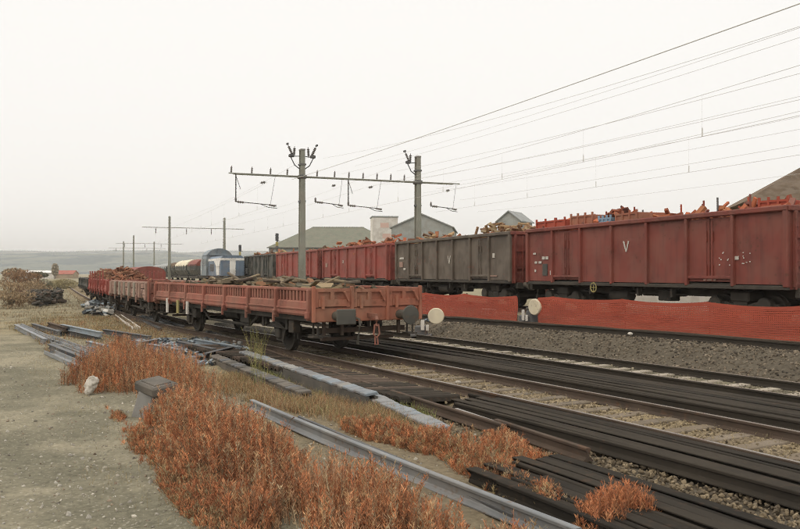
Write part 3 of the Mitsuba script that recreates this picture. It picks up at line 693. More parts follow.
# ------------------------------------------------------------------ the low flat wagons
def along(curve, s): p = curve.pos(s); return p
def flat_wagon(label, sA, L, paint, endpaint, seed, nb=7, axles=4.0, ribs=True, stakes=False):
    k = thing('flat_wagon', label, 'wagon', 'low sided wagons on the yard track')
    a, b = TRACK1.pos(sA), TRACK1.pos(sA + L)
    M = pose([(a[0] + b[0]) / 2, (a[1] + b[1]) / 2, 0.0], a - b)
    H, W = L / 2, 1.44
    rng = np.random.default_rng(seed)
    X = np.linspace(-H + .04, H - .04, nb + 1)
    P = lambda nm, m, mt=paint, **kw: part(k, nm, put(m.ply(mt), M), **kw)
    for y in (-W, W):
        P('top_rail', MB().span(-H, H, y - .05, y + .05, 1.625, 1.70, ch=.015))
        sg = np.sign(y)
        for i in range(nb):
            x0, x1 = X[i] + .07, X[i + 1] - .07
            tilt = rng.normal(0, .008)
            m = MB()
            z0 = 1.03 + rng.uniform(-.01, .01)
            yy = sg * (W + .045)
            m.prism([(sg * (W + .02), 1.39), (sg * (W + .075 + tilt), 1.36), (sg * (W + .09 + tilt), z0 + .05), (sg * (W + .06), z0), (sg * (W + .01), z0)], x0, x1, 'x')
            bk = P('side_board', m)
            if y < 0:
                part(bk, 'rib', put(MB().span(x0 + .02, x1 - .02, -W - .115, -W - .08, 1.18, 1.225, ch=.008).ply(paint), M))
            if ribs and y < 0:
                n = 9
                for q in range(n):
                    xx = x0 + (x1 - x0) * (q + .5) / n
                    P('slat', MB().box((xx + rng.normal(0, .006), -W, 1.505), (.085, .07, .245)))
            if not ribs: P('upper_board', MB().span(x0, x1, y - .03, y + .03, 1.42, 1.62))
        for i, x in enumerate(X):
            P('stanchion', MB().box((x, sg * (W + .07), 1.3), (.1, .12, .72), ch=.015).box((x, sg * (W + .12), 1.06), (.15, .08, .16), ch=.015))
            if y < 0 and 0 < i < nb:
                P('latch', MB().box((x, -W - .15, .93), (.06, .05, .2)).box((x + .05, -W - .16, 1.1), (.14, .03, .05)))
        P('sole_bar', MB().span(-H + .05, H - .05, sg * (W - .12) - .05, sg * (W - .12) + .05, .9, 1.2), 'underframe')
    P('back_plate', MB().span(-H + .1, H - .1, -W + .07, -W + .09, 1.24, 1.62), 'underframe')
    P('floor', MB().span(-H + .03, H - .03, -W + .1, W - .1, 1.19, 1.25), 'timber')
    for sx in (1, -1):
        # three end boards with two sunk fields each, above the headstock
        for (y0, y1) in ((-1.44, -.5), (-.42, .48), (.56, 1.44)):
            dz = rng.uniform(-.015, .015)
            xe = sx * (H + .02)
            m = MB()
            def bx(xa, xb, ya, yb, za, zb): m.span(*sorted((sx * (H + xa), sx * (H + xb))), ya, yb, za + dz, zb + dz)
            bx(0, .05, y0, y1, 1.25, 1.69)
            bx(.053, .1, y0, y1, 1.61, 1.69); bx(.053, .1, y0, y0 + .1, 1.25, 1.607); bx(.053, .1, y1 - .1, y1, 1.25, 1.607)
            ym = (y0 + y1) / 2
            bx(.053, .1, ym - .05, ym + .05, 1.43, 1.607); bx(.053, .12, y0 + .103, y1 - .103, 1.27, 1.427)
            e = P('end_board', m, endpaint)
            part(e, 'latch', put(MB().box((sx * (H + .15), y0 + .2, 1.36), (.05, .06, .3)).ply(endpaint), M)); part(e, 'latch', put(MB().box((sx * (H + .15), y1 - .12, 1.5), (.05, .05, .26), rotx(.5)).ply(endpaint), M))
        for y in (-.46, .52, -1.46, 1.47):
            P('end_post', MB().box((sx * (H + .1), y, 1.32), (.09, .075, .84), ch=.012), endpaint)
        P('headstock', MB().span(*sorted((sx * (H - .04), sx * (H + .08))), -1.42, 1.42, .9, 1.235, ch=.02), endpaint)
        P('lower_beam', MB().span(*sorted((sx * (H - .3), sx * (H - .2))), -1.2, 1.2, .62, .74), 'rail_rust'); P('brake_beam', MB().span(*sorted((sx * (H - .5), sx * (H - .42))), -1.0, 1.0, .42, .5), 'rail_rust')
        for y in (-1.1, -.62, .3, .95): P('hanger', MB().box((sx * (H - .1), y, .74), (.06, .07, .34)), 'rail_rust')
        for y in (-1.3, 1.3):
            P('step', MB().box((sx * (H - .12), y, .55), (.3, .26, .04)).box((sx * (H - .25), y, .72), (.03, .04, .34)).box((sx * (H + .01), y, .72), (.03, .04, .34)), 'underframe')
    def under():
        m = MB()
        for y in (-.45, .45): m.box((0, y, 1.02), (L - .4, .14, .3))
        for q in np.linspace(-H + .6, H - .6, 9): m.box((q, 0, 1.08), (.12, 2.5, .14))
        m.tube([(-1, -.7, .8), (.2, -.7, .8)], .17, 12).box((1.6, -.9, .8), (.7, .5, .4), ch=.03)
        for y in (-1.05, 1.05): m.tube([(-2.6, y, .9), (-1.8, y, .55), (1.8, y, .55), (2.6, y, .9)], .045, 6)
        return m
    P('underframe', under(), 'underframe')
    for sx in (-axles, axles):
        wheelset_parts(k, sx, M, .46)
        for y in (-1.03, 1.03):
            m = MB().prism([(sx - .62, .95), (sx + .62, .95), (sx + .3, .42), (sx + .22, .26), (sx - .22, .26), (sx - .3, .42)], y - .02, y + .02)
            m.box((sx - .8, y * 1.12, .82), (.12, .12, .42)).box((sx + .8, y * 1.12, .82), (.12, .12, .42)).box((sx + 1.25, y * 1.15, .72), (.3, .2, .34), ch=.02)
            m.box((sx, y, .46), (.28, .22, .26), ch=.03)
            for q in range(6): m.box((sx, y * 1.09, .62 + q * .028), (1.25 - .17 * q, .09, .022))
            m.box((sx - .68, y * 1.09, .78), (.06, .1, .26)).box((sx + .68, y * 1.09, .78), (.06, .1, .26))
            m.box((sx - .52, y * .7, .5), (.1, .1, .36)).box((sx + .52, y * .7, .5), (.1, .1, .36))
            P('spring_gear', m, 'underframe')
    buffer_parts(k, M, H + .08, flat=True)
    if stakes:
        for i, x in enumerate(X[1:-1]):
            P('stake', MB().box((x, -W - .14, 1.62), (.09, .07, 1.1), ch=.01), paint); P('stake', MB().box((x, W + .14, 1.62), (.09, .07, 1.1), ch=.01), paint)
    return k, M, H
S1 = TRACK1.s_at_y(19.35)
k1, F1, H1 = flat_wagon('dusty brick red flat wagon at the front, ribbed side and orange end boards', S1, 13.7, 'brick_paint', 'orange_paint', 1)
for x, hh in ((-4.9, .5), (-3.6, .45), (-2.5, .42)):
    part(k1, 'lamp_bracket', put(MB().box((x, -1.6, .9), (.16, .05, hh)).ply('white_mark' if x != -3.6 else 'yellow_mark'), F1), 'pale plate hanging below the side')
S2 = S1 + 15.1
k2, F2, H2 = flat_wagon('dull pink grey low wagon with pale stakes behind the front flat wagon', S2, 9.6, 'dull_pink_paint', 'brick_paint', 2, nb=5, axles=2.7, ribs=False)
for x in np.linspace(-3.9, 3.9, 7):
    part(k2, 'stake', put(MB().box((x, -1.62, 1.35), (.16, .08, .6), ch=.01).ply('pale_sleeper' if abs(x) < 3 else 'dull_pink_paint'), F2))
S3 = S2 + 11.0
k3, F3, H3 = flat_wagon('red stake wagon piled with brown scrap, third in the yard rake', S3, 12.4, 'bright_red_paint', 'bright_red_paint', 3, nb=7, axles=3.6, ribs=False, stakes=True)
S4 = S3 + 13.8
k4, F4, H4 = flat_wagon('dark low wagon at the far left end of the yard rake', S4, 11.5, 'black_paint', 'underframe', 4, nb=6, axles=3.3, ribs=False)

# the broken timber on the first flat wagon
TIM = [(.21, .165, .1), (.16, .12, .075), (.27, .21, .13), (.11, .088, .06), (.14, .125, .085), (.08, .07, .052), (.24, .13, .075)]
rng = np.random.default_rng(21)
m = MB()
def moundA(u, w): return (.45 + .55 * float(meshkit.fbm(np.array([u * 3.0, 2.0, 0]), 3, 4))) * (1 - .6 * w * w)
shards(m, (-.2, 0, 1.3), (6.2, 1.2, .62), 760, .12, .75, TIM, rng, .3, moundA)
one('timber_heap', put(m.ply('pieces'), F1), 'heap of broken old timber on the front flat wagon', 'timber heap', None, 'stuff')
for i in range(26):
    x, w = rng.uniform(-5.6, 6.0), rng.uniform(-.85, .85)
    s = (rng.uniform(.6, 1.5), rng.uniform(.08, .15), rng.uniform(.05, .09))
    L = np.eye(4); L[:3, :3] = rotz(rng.uniform(-1.2, 1.2)) @ roty(rng.normal(0, .2)); L[:3, 3] = [x, w, 1.66 + .24 * moundA(x / 6.2, w / 1.2)]
    one('broken_sleeper', put(MB().box((0, 0, 0), s, ch=.015).ply(['timber', 'old_sleeper', 'old_sleeper', 'timber', 'rail_rust'][i % 5]), F1 @ L), 'broken timber sleeper lying loose on top of the front flat wagon load', 'broken sleeper', 'loose sleepers on the front flat wagon')
rng = np.random.default_rng(22)
m = MB(); shards(m, (0, 0, 1.25), (5.7, 1.15, 1.15), 1500, .1, .42, [(.27, .12, .07), (.22, .1, .06), (.18, .1, .065), (.3, .17, .1)], rng, .6, lambda u, w: max(.15, 1 - abs(u + .15) ** 2 * .9) * (1 - .5 * w * w))
one('scrap_heap', put(m.ply('pieces'), F3), 'rounded heap of brown scrap on the red stake wagon', 'scrap heap', None, 'stuff')
m = MB(); shards(m, (0, 0, 1.25), (5.2, 1.15, 1.1), 1200, .1, .42, RUSTY[1:3] + [(.3, .2, .12)], rng, .6, lambda u, w: max(.2, 1 - abs(u - .5) ** 2) * (1 - .5 * w * w))
one('scrap_heap', put(m.ply('pieces'), F4), 'brown scrap heap on the dark wagon at far left', 'scrap heap', None, 'stuff')

# two round topped red wagons on the siding right of the rake
def siding_wagon(label, sA, L, off, paint, name='round_load_wagon', top=2.6, loadlab=None):
    k = thing(name, label, 'wagon', 'distant wagons on the sidings')
    a, b = TRACK1.pos(sA, off), TRACK1.pos(sA + L, off)
    M = pose([(a[0] + b[0]) / 2, (a[1] + b[1]) / 2, 0.0], a - b)
    H = L / 2
    part(k, 'body', put(MB().span(-H, H, -1.4, 1.4, 1.15, top - .45, ch=.02).ply(paint), M))
    an = np.linspace(0, math.pi, 9)
    poly = [(1.36 * math.cos(t), top - .447 + .5 * math.sin(t)) for t in an]
    part(k, 'rounded_cover', put(MB().prism(poly, -H + .05, H - .05, 'x').ply(paint, 40), M))
    for x in np.linspace(-H + .05, H - .05, 9): part(k, 'stanchion', put(MB().box((x, -1.45, 1.72), (.1, .1, 1.15)).ply(paint), M))
    part(k, 'underframe', put(MB().span(-H, H, -1.2, 1.2, .85, 1.14).ply('underframe'), M))
    for x in (-H * .6, H * .6): wheelset_parts(k, x, M)
    return k
siding_wagon('nearer one of the two round topped red wagons left of the masts', TRACK1.s_at_y(70), 13, 4.6, 'red_paint')
siding_wagon('farther one of the two round topped red wagons left of the masts', TRACK1.s_at_y(70) + 14.3, 13, 4.6, 'red_paint')

# ------------------------------------------------------------------ locomotive and the wagons beyond it
def locomotive(s0):
    k = thing('diesel_locomotive', 'blue and white diesel shunting locomotive with arched cab roof', 'locomotive')
    L = 15.0
    M = pose(sl(s0 + L / 2, 15.5, .52), -U); H = L / 2
    P = lambda nm, mb, mt, sm=False: part(k, nm, put(mb.ply(mt, sm), M))
    P('underframe', MB().span(-H, H, -1.35, 1.35, .95, 1.25, ch=.03), 'underframe')
    hood = lambda x0, x1, w, z1: MB().prism([(-w, 1.25), (w, 1.25), (w, z1 - .3), (w * .8, z1 - .06), (w * .4, z1), (-w * .4, z1), (-w * .8, z1 - .06), (-w, z1 - .3)], x0, x1, 'x')
    P('hood', hood(-.8, H - .5, 1.2, 3.35), 'blue_paint')
    P('short_hood', hood(-H + .5, -4.2, 1.15, 3.1), 'loco_grey')
    cab = [(1.45 * math.cos(t), 3.05 + 1.15 * math.sin(t)) for t in np.linspace(0, math.pi, 13)]
    c = P('cab', MB().prism([(1.45, 1.25)] + cab + [(-1.45, 1.25)], -4.2, -.8, 'x'), 'loco_grey')
    part(c, 'roof', put(MB().prism([(1.5 * math.cos(t), 3.08 + 1.2 * math.sin(t)) for t in np.linspace(.35, math.pi - .35, 11)] + [(-1.3 , 3.5), (1.3, 3.5)], -4.35, -.65, 'x').ply('loco_grey', 30), M))
    for (y0, y1) in ((-1.15, -.35), (.35, 1.15)): part(c, 'window', put(MB().span(-.8, -.77, y0, y1, 3.4, 3.85).ply('window_dark'), M))
    for (x0, x1) in ((-3.9, -2.7), (-2.4, -1.2)): part(c, 'window', put(MB().span(x0, x1, -1.47, -1.44, 2.35, 3.1).ply('window_dark'), M))
    P('white_band', MB().span(-.78, H - .48, -1.23, -1.195, 2.82, 3.06), 'loco_white')
    P('white_band', MB().span(H - .5, H - .46, -1.2, 1.2, 2.82, 3.06), 'loco_white')
    P('white_stem', MB().prism([(H - 3.0, 1.3), (H - 1.3, 1.3), (H - 1.2, 2.2), (H - .6, 2.817), (H - 4.6, 2.817), (H - 3.3, 2.3)], -1.24, -1.2), 'loco_white')
    P('white_stem', MB().span(H - .5, H - .465, -.3, .3, 1.3, 2.817), 'loco_white')
    for q in range(5): P('grille', MB().span(.2 + q * .55, .6 + q * .55, -1.22, -1.2, 1.7, 2.5), 'dark_steel')
    for x in (-H + 2.9, H - 2.9): bogie(k, x, M)
    buffer_parts(k, M, H + .05)
    P('handrail', MB().tube([(-.6, -1.38, 1.3), (-.6, -1.38, 2.2), (H - .3, -1.38, 2.2), (H - .3, -1.38, 1.3)], .02, 6), 'dark_steel')
    P('cab_edge', MB().box((-4.22, -1.4, 2.3), (.1, .2, 1.9)), 'loco_white')
locomotive(82.0)
def hopper(label, s0, L, body, top, ztop, cat='wagon'):
    k = thing('hopper_wagon', label, cat, 'distant wagons on the sidings')
    M = pose(sl(s0 + L / 2, 15.5, .52), -U); H = L / 2
    part(k, 'body', put(MB().prism([(-1.0, 1.2), (1.0, 1.2), (1.42, 1.9), (1.42, ztop - .9), (-1.42, ztop - .9), (-1.42, 1.9)], -H, H, 'x').ply(body), M))
    poly = [(1.4 * math.cos(t), ztop - .897 + .9 * math.sin(t)) for t in np.linspace(0, math.pi, 11)]
    part(k, 'rounded_top', put(MB().prism(poly, -H + .03, H - .03, 'x').ply(top, 40), M))
    for x in np.linspace(-H + .1, H - .1, 6): part(k, 'rib', put(MB().box((x, -1.45, 2.3), (.1, .08, ztop - 2.9 if ztop > 3.6 else .6)).ply(body), M))
    part(k, 'underframe', put(MB().span(-H, H, -1.2, 1.2, .85, 1.17).ply('underframe'), M))
    for x in (-H * .65, H * .65): wheelset_parts(k, x, M)
hopper('wagon with rusty red rounded top left of the locomotive', 98.4, 7.5, 'black_paint', 'red_paint', 3.3)
hopper('wagon with cream white rounded top between two red brown ones', 106.8, 12.5, 'black_paint', 'signal_white', 3.35)
hopper('wagon with brown rounded top left of the cream topped one', 120.2, 9, 'black_paint', 'brown_roof', 3.2)
hopper('dark wagon with grey white top, right of the far mast', 130.2, 13, 'black_paint', 'grey_roof', 3.15)
hopper('last dark wagon with pale grey top beside the far mast', 144.2, 13, 'black_paint', 'grey_roof', 3.05)

# ------------------------------------------------------------------ catenary portals, masts and wires
def insul(m, p0, p1, n=5, r=.09):
    p0, p1 = np.array(p0, float), np.array(p1, float)
    m.tube([p0, p1], .025, 6)
    t = np.linspace(.15, .85, n * 2 + 1)
    m.tube(p0 + (p1 - p0) * t[:, None], [r if i % 2 else .035 for i in range(len(t))], 8)

def portal(label, s, top, beamz, l1=13.98, l2=22.2, left=4.8, right=3.1, detail=True, base=.2):
    k = thing('catenary_portal', label, 'catenary portal', 'catenary portals over the main tracks')
    M = pose(sl(s, 0, 0), N)            # local x = lateral l, y = along the line
    P = lambda nm, mb, mt, sm=False: part(k, nm, put(mb.ply(mt, sm), M))
    for l in (l1, l2):
        m = MB()
        w0, w1 = .21, .14
        for y, t in ((-.17, .05), (.17, .05)):
            m.prism([(l - w0, base), (l + w0, base), (l + w1, top), (l - w1, top)], y - t, y + t)
        m.prism([(l - w0 * .45, base), (l + w0 * .45, base), (l + w1 * .45, top - .02), (l - w1 * .45, top - .02)], -.117, .117)
        P('mast', m, 'mast_concrete')
        if detail:
            P('collar', MB().box((l, 0, beamz), (.5, .56, .24), ch=.03), 'dark_steel'); P('collar', MB().box((l, 0, beamz + .8), (.42, .5, .1)), 'dark_steel')
            P('mast_cap', MB().box((l, 0, top + .06), (.34, .46, .12), ch=.03), 'concrete')
    m = MB().tube([(l1 - left, -.26, beamz), (l2 + right, -.26, beamz)], .036, 8).tube([(l1 - left * .9, .26, beamz), (l2 + right * .9, .26, beamz)], .03, 8)
    for q in np.arange(l1 - left + .4, l2 + right, .9): m.box((q, 0, beamz), (.05, .5, .05))
    P('beam', m, 'mast_concrete')
    if not detail:
        P('insulator', (lambda mm: [insul(mm, (q, 0, beamz), (q, 0, beamz - 1.0), 4) for q in (l1 - 2, l1 + 2.5, l2 - 2)] and mm)(MB()), 'insulator')
        return
    # top brackets with their insulators: one pair left and right of the first mast, one left of the second
    for l, sides in ((l1, (-1, 1)), (l2, (-1,))):
        for sg in sides:
            b = P('bracket', MB().tube([(l + sg * .15, 0, beamz + .5), (l + sg * .5, 0, beamz + .75), (l + sg * .78, 0, beamz + 1.3), (l + sg * .62, 0, beamz + 1.5)], .035, 7).tube([(l + sg * .12, 0, beamz + 1.35), (l + sg * .78, 0, beamz + 1.3)], .03, 6), 'dark_steel')
            mm = MB(); insul(mm, (l + sg * .62, 0, beamz + 1.35), (l + sg * .95, 0, beamz + 2.05), 5, .11); insul(mm, (l + sg * .5, .2, beamz + 1.3), (l + sg * .45, .2, beamz + 2.0), 5, .11)
            part(b, 'insulator', put(mm.ply('insulator', 30), M))
            part(b, 'clamp', put(MB().box((l + sg * .72, 0, beamz + 1.35), (.34, .22, .2), ch=.04).ply('dark_steel'), M)); part(b, 'clamp', put(MB().box((l + sg * .98, 0, beamz + 2.1), (.1, .3, .1)).ply('dark_steel'), M))
    # small upright insulators on the beam
    for q in (-4.6, -3.3, -2.1, -1.0, 1.0, 2.2, 3.2, 4.2, 5.2, 6.2, 7.2):
        mm = MB(); insul(mm, (l1 + q, 0, beamz + .02), (l1 + q + .03, 0, beamz + .5), 3, .07)
        P('insulator', mm, 'insulator', 30)
    # drop posts with steady arms carrying the contact wires
    for q, dz, arm in ((-4.3, 1.75, 2.6), (l2 - l1 - 5.05, 1.75, 2.4), (.9, 1.6, 1.9), (l2 - l1 + 1.0, 1.6, 2.0)):
        x = l1 + q
        d = P('drop_post', MB().tube([(x, 0, beamz), (x, 0, beamz - dz)], .04, 7).tube([(x, 0, beamz - .1), (x + .3, 0, beamz - dz * .55)], .018, 6), 'dark_steel') if abs(q) > 1 and q < 5 else P('registration_bracket', MB().box((l1 if q < 5 else l2, 0, beamz - dz), (.4, .4, .12)), 'dark_steel')
        mm = MB(); insul(mm, (x, 0, beamz - dz + .3), (x, 0, beamz - dz - .05), 3, .09); insul(mm, (x, 0, beamz - dz), (x + .6, 0, beamz - dz - .04), 3, .09)
        part(d, 'insulator', put(mm.ply('insulator', 30), M))
        part(d, 'steady_arm', put(MB().tube([(x + .5, 0, beamz - dz - .03), (x + arm, 0, beamz - dz - .16)], .028, 6).tube([(x + arm * .6, 0, beamz - dz - .1), (x + arm * .8, 0, beamz - dz - .3), (x + arm * 1.02, 0, beamz - dz - .34)], .022, 6).tube([(x + arm * .85, 0, beamz - dz - .14), (x + arm * .97, 0, beamz - .05)], .012, 5).ply('dark_steel', 30), M))
        mm = MB(); insul(mm, (x + arm * .6, .1, beamz - .5), (x + arm * .75, .1, beamz - .42), 2, .1); insul(mm, (x + arm * .78, 0, beamz - dz - .12), (x + arm, 0, beamz - dz - .22), 3, .08)
        part(d, 'insulator', put(mm.ply('insulator', 30), M))
portal('nearest catenary portal, two concrete masts joined by a thin beam hung with insulators', 50.5, 10.0, 8.3)
portal('second catenary portal in the distance over the locomotive', 125, 10.6, 8.9, detail=False, left=4)
portal('third catenary portal, faint at the far left', 198, 10.9, 9.0, detail=False, left=4)
portal('farthest faint catenary portal', 236, 10.9, 9.0, detail=False, left=4)

def wire(label, pts, r=.013, droppers=None, n=60):
    k = thing('overhead_wire', label, 'wire', 'overhead wires above the main tracks')
    part(k, 'strand', MB().tube(pts, r * .6, 5, caps=False).ply('wire', True))
    return k
def run(l, z_a, z_b, sag=0.0, s0=4.0, s1=50.5, n=40):
    t = np.linspace(0, 1, n)
    return np.array([sl(s0 + (s1 - s0) * q, l, z_a + (z_b - z_a) * q - 4 * sag * q * (1 - q)) for q in t])
wire('uppermost single wire rising to the top right corner', run(13.3, 7.3, 8.1, .12), .021)
def caten(lab, l, za, zb, ca, cb, sag, dr_=6.3, s0=4.0, s1=50.5, r=.012):
    k = thing('catenary', lab, 'catenary', 'catenaries above the main tracks')
    A, B = run(l, za, zb, sag, s0, s1), run(l, ca, cb, .02, s0, s1)
    part(k, 'messenger_wire', MB().tube(A, r * .6, 5, caps=False).ply('wire', True))
    part(k, 'contact_wire', MB().tube(B, r * .6, 5, caps=False).ply('wire', True))
    for s in np.arange(s0 + 3, s1 - 1, dr_):
        q = (s - s0) / (s1 - s0)
        za_, zb_ = za + (zb - za) * q - 4 * sag * q * (1 - q), ca + (cb - ca) * q
        part(k, 'dropper', MB().tube([sl(s, l, za_), sl(s, l, zb_)], .003, 5).box(sl(s, l, zb_ + .12), (.03, .03, .26)).ply('wire'))
caten('near catenary of two wires over the high wagons', 18.4, 8.05, 7.8, 6.35, 6.4, .35)
caten('catenary over the track behind the high wagons', 23.6, 8.1, 7.9, 6.15, 6.3, .35)
caten('catenary along the left arm of the nearest portal', 11.8, 7.9, 8.0, 6.35, 6.4, .3, s0=51, s1=125)
caten('catenary from the nearest portal to the second above the main track', 18.4, 7.8, 8.3, 6.4, 6.5, .3, s0=51, s1=125)
wire('feeder wire above the near catenary', run(20.6, 8.2, 9.0, .35), .012)
wire('feeder wire midway between the two catenaries', run(21.3, 7.5, 8.4, .3), .012)
wire('thin wire from the mast top, second from the top', run(15.4, 7.6, 9.6, .5), .01)
for i, (l_, za, zb, lab) in enumerate([(16.6, 7.9, 8.6, 'thin wire just under the uppermost pair'), (17.6, 8.5, 9.2, 'thin wire above the near catenary, nearest the camera side'), (19.6, 7.2, 8.0, 'thin wire right of the near catenary'), (22.6, 6.9, 7.6, 'thin wire left of the rear catenary'), (24.6, 7.8, 8.4, 'thin wire right of the rear catenary'), (26.8, 6.2, 6.4, 'lowest and farthest thin wire at the right')]):
    wire(lab, run(l_, za, zb, .3), .009)
wire('lowest thin wire on the far side of the tracks', run(25.5, 7.0, 7.2, .2), .011)
wire('thin wire from the first mast to the second portal', run(14.7, 9.8, 10.2, .6, 51, 125), .011)
wire('thin wire from the second mast to the second portal', run(21.6, 9.8, 10.2, .6, 51, 125), .011)

def signal_post(label, p, top):
    k = thing('signal_post', label, 'signal', 'short signal posts beyond the wagons')
    M = np.eye(4); M[:3, 3] = p
    part(k, 'post', put(MB().tube([(0, 0, 0), (0, 0, top)], .07, 8).ply('dark_steel', 35), M))
    part(k, 'lamp_head', put(MB().box((0, -.05, top - .35), (.36, .22, .85), ch=.06).lathe([(0, -.2), (.1, -.2), (.1, -.12), (0, -.12)], (0, -.05, top - .2), 'y', 12).ply('window_dark'), M))
    part(k, 'plate', put(MB().box((0, -.08, top - 1.1), (.3, .05, .45), ch=.01).ply('yellow_mark'), M))
    part(k, 'bracket', put(MB().box((.15, 0, top - .8), (.4, .08, .06)).box((0, 0, top - 1.5), (.3, .2, .3), ch=.03).ply('dark_steel'), M))
p = atL(277, 270, 21.4); signal_post('dark signal post standing above the red wagon left of the mast', [p[0], p[1], .3], 6.1)
p = atL(240, 270, 21.4); signal_post('signal post behind the locomotive nose', [p[0], p[1], .3], 5.5)

# ------------------------------------------------------------------ the orange fence and the point levers
def fence(label, s0, s1, seed):
    k = thing('mesh_fence', label, 'fence', 'orange mesh fences before the main track')
    ss = np.arange(s0, s1, .052)
    P = np.array([aline(s, .75) for s in ss])
    rng = np.random.default_rng(seed)
    gz = np.full(len(ss), .37)
    top = 1.27 + .05 * (meshkit.fbm(np.stack([ss * .6, 0 * ss, 0 * ss + seed], -1), 3, seed) - .5) - .07 * np.abs(np.sin((ss - s0 - .1) * math.pi / 2.6)) ** .8
    def wob(s, t): return .16 * (meshkit.fbm(np.stack([s * .9, t * 1.5 + 0 * s, 0 * s + seed], -1), 3, seed + 3) - .5)
    V, F, nv = [], [], 0
    def ribbon(A, B):                    # A, B: (n, 3) edges
        nonlocal nv
        n = len(A); v = np.stack([A, B], 1).reshape(-1, 3); i = np.arange(n - 1) * 2
        V.append(v); F.append(np.concatenate([np.stack([i, i + 1, i + 3], 1), np.stack([i, i + 3, i + 2], 1)]) + nv); nv += len(v)
    rows = 16
    for r in range(rows + 1):            # rows of the netting
        t = r / rows
        z = gz + (top - gz) * t; o = wob(ss, t)
        Q = P + np.outer(o, N)
        h = .034 if r in (0, rows) else .02
        ribbon(np.c_[Q, z - h], np.c_[Q, z + h])
    tt = np.linspace(0, 1, 6)
    for i in range(len(ss)):
        z = gz[i] + (top[i] - gz[i]) * tt
        o = np.array([float(wob(np.array(ss[i]), t)) for t in tt]) + .004
        Q = P[i] + np.outer(o, N)
        d = (P[min(i + 1, len(ss) - 1)] - P[max(i - 1, 0)]); d = d / np.linalg.norm(d) * .018
        ribbon(np.c_[Q - d, z], np.c_[Q + d, z])
    part(k, 'netting', ply((np.vstack(V), np.vstack(F)), 'net_orange'), kind='stuff')
    for s in np.arange(s0 + .1, s1, 2.6):
        q = aline(s, .83)
        part(k, 'post', MB().tube([(q[0], q[1], .25), (q[0], q[1], 1.33)], .025, 7).ply('rail_dark', 35))
fence('long orange mesh fence right of the fence gap', 3.0, 21.95, 1)
fence('orange mesh fence between the gap and the flat wagon', 22.85, 33.5, 2)

def lever(label, p, rad, yaw, z):
    k = thing('point_lever', label, 'point lever', 'point levers with round white weights')
    M = pose([p[0], p[1], float(hz(p[0], p[1]))], [math.cos(yaw), math.sin(yaw)])
    zz = z - float(hz(p[0], p[1]))
    part(k, 'weight', put(MB().lathe([(0, -.06), (rad * .92, -.06), (rad, -.035), (rad, .035), (rad * .92, .06), (0, .06)], (0, 0, zz), 'y', 36).ply('signal_white', 35), M), 'round cream white counterweight disc')
    part(k, 'arm', put(MB().tube([(-.1, .08, zz), (-.45, .1, zz - .22), (-.62, .1, .1)], .03, 8).ply('dark_steel', 35), M))
    part(k, 'stand', put(MB().box((-.5, .12, .16), (.42, .34, .34), ch=.03).box((-.5, .12, .02), (.7, .5, .06)).ply('dark_steel'), M))
    part(k, 'plate', put(MB().box((-.44, -.1, zz * .55), (.12, .03, .34), ch=.008).box((-.28, -.1, zz * .42), (.1, .03, .2), ch=.008).ply('white_wall'), M))
p = at(436, 316, .62); lever('cream white point lever disc beside the flat wagon buffer', p, .27, -.1, .62)
p = at(535, 307, .96); lever('cream white point lever disc in the fence gap', p, .26, -.95, .96)
p = sl(22.45, float(EDGE(22.45)) + 1.0)
kk = thing('relay_drum', 'dark grey drum standing in the fence gap', 'drum')
part(kk, 'body', put(MB().lathe([(0, 0), (.19, 0), (.2, .05), (.2, .42), (.16, .5), (0, .52)], (0, 0, 0), 'z', 20).ply('dark_steel', 35), pose([p[0], p[1], .36], U)))
part(kk, 'lid', put(MB().lathe([(0, .5), (.21, .52), (.21, .56), (0, .6)], (0, 0, 0), 'z', 20).ply('dark_concrete', 35), pose([p[0], p[1], .36], U)))
p = at(489, 315, .38)
kk = thing('point_motor_box', 'low grey white steel box with open red front before the fence', 'box')
Mx = pose([p[0], p[1], .36], -U)
part(kk, 'roof', put(MB().box((0, 0, .24), (.56, .4, .06), ch=.012).ply('white_wall'), Mx))
for x in (-.25, 0.02, .25): part(kk, 'leg', put(MB().box((x, -.16, .1), (.07, .05, .22)).box((x, .16, .1), (.07, .05, .22)).ply('white_wall'), Mx))
p = at(430, 327.5, .1)
rng = np.random.default_rng(3)
m = trimesh.creation.icosphere(3); v = m.vertices * [.34, .16, .05]; v = v + .05 * (meshkit.fbm(v * 9, 3, 2)[:, None] - .5) * np.sign(v + 1e-9)
one('plastic_sheet', put(ply((v, m.faces), 'blue_plastic', True), pose([p[0], p[1], float(hz(p[0], p[1])) + .05], U)), 'crumpled pale blue plastic sheet lying below the point lever', 'plastic sheet')

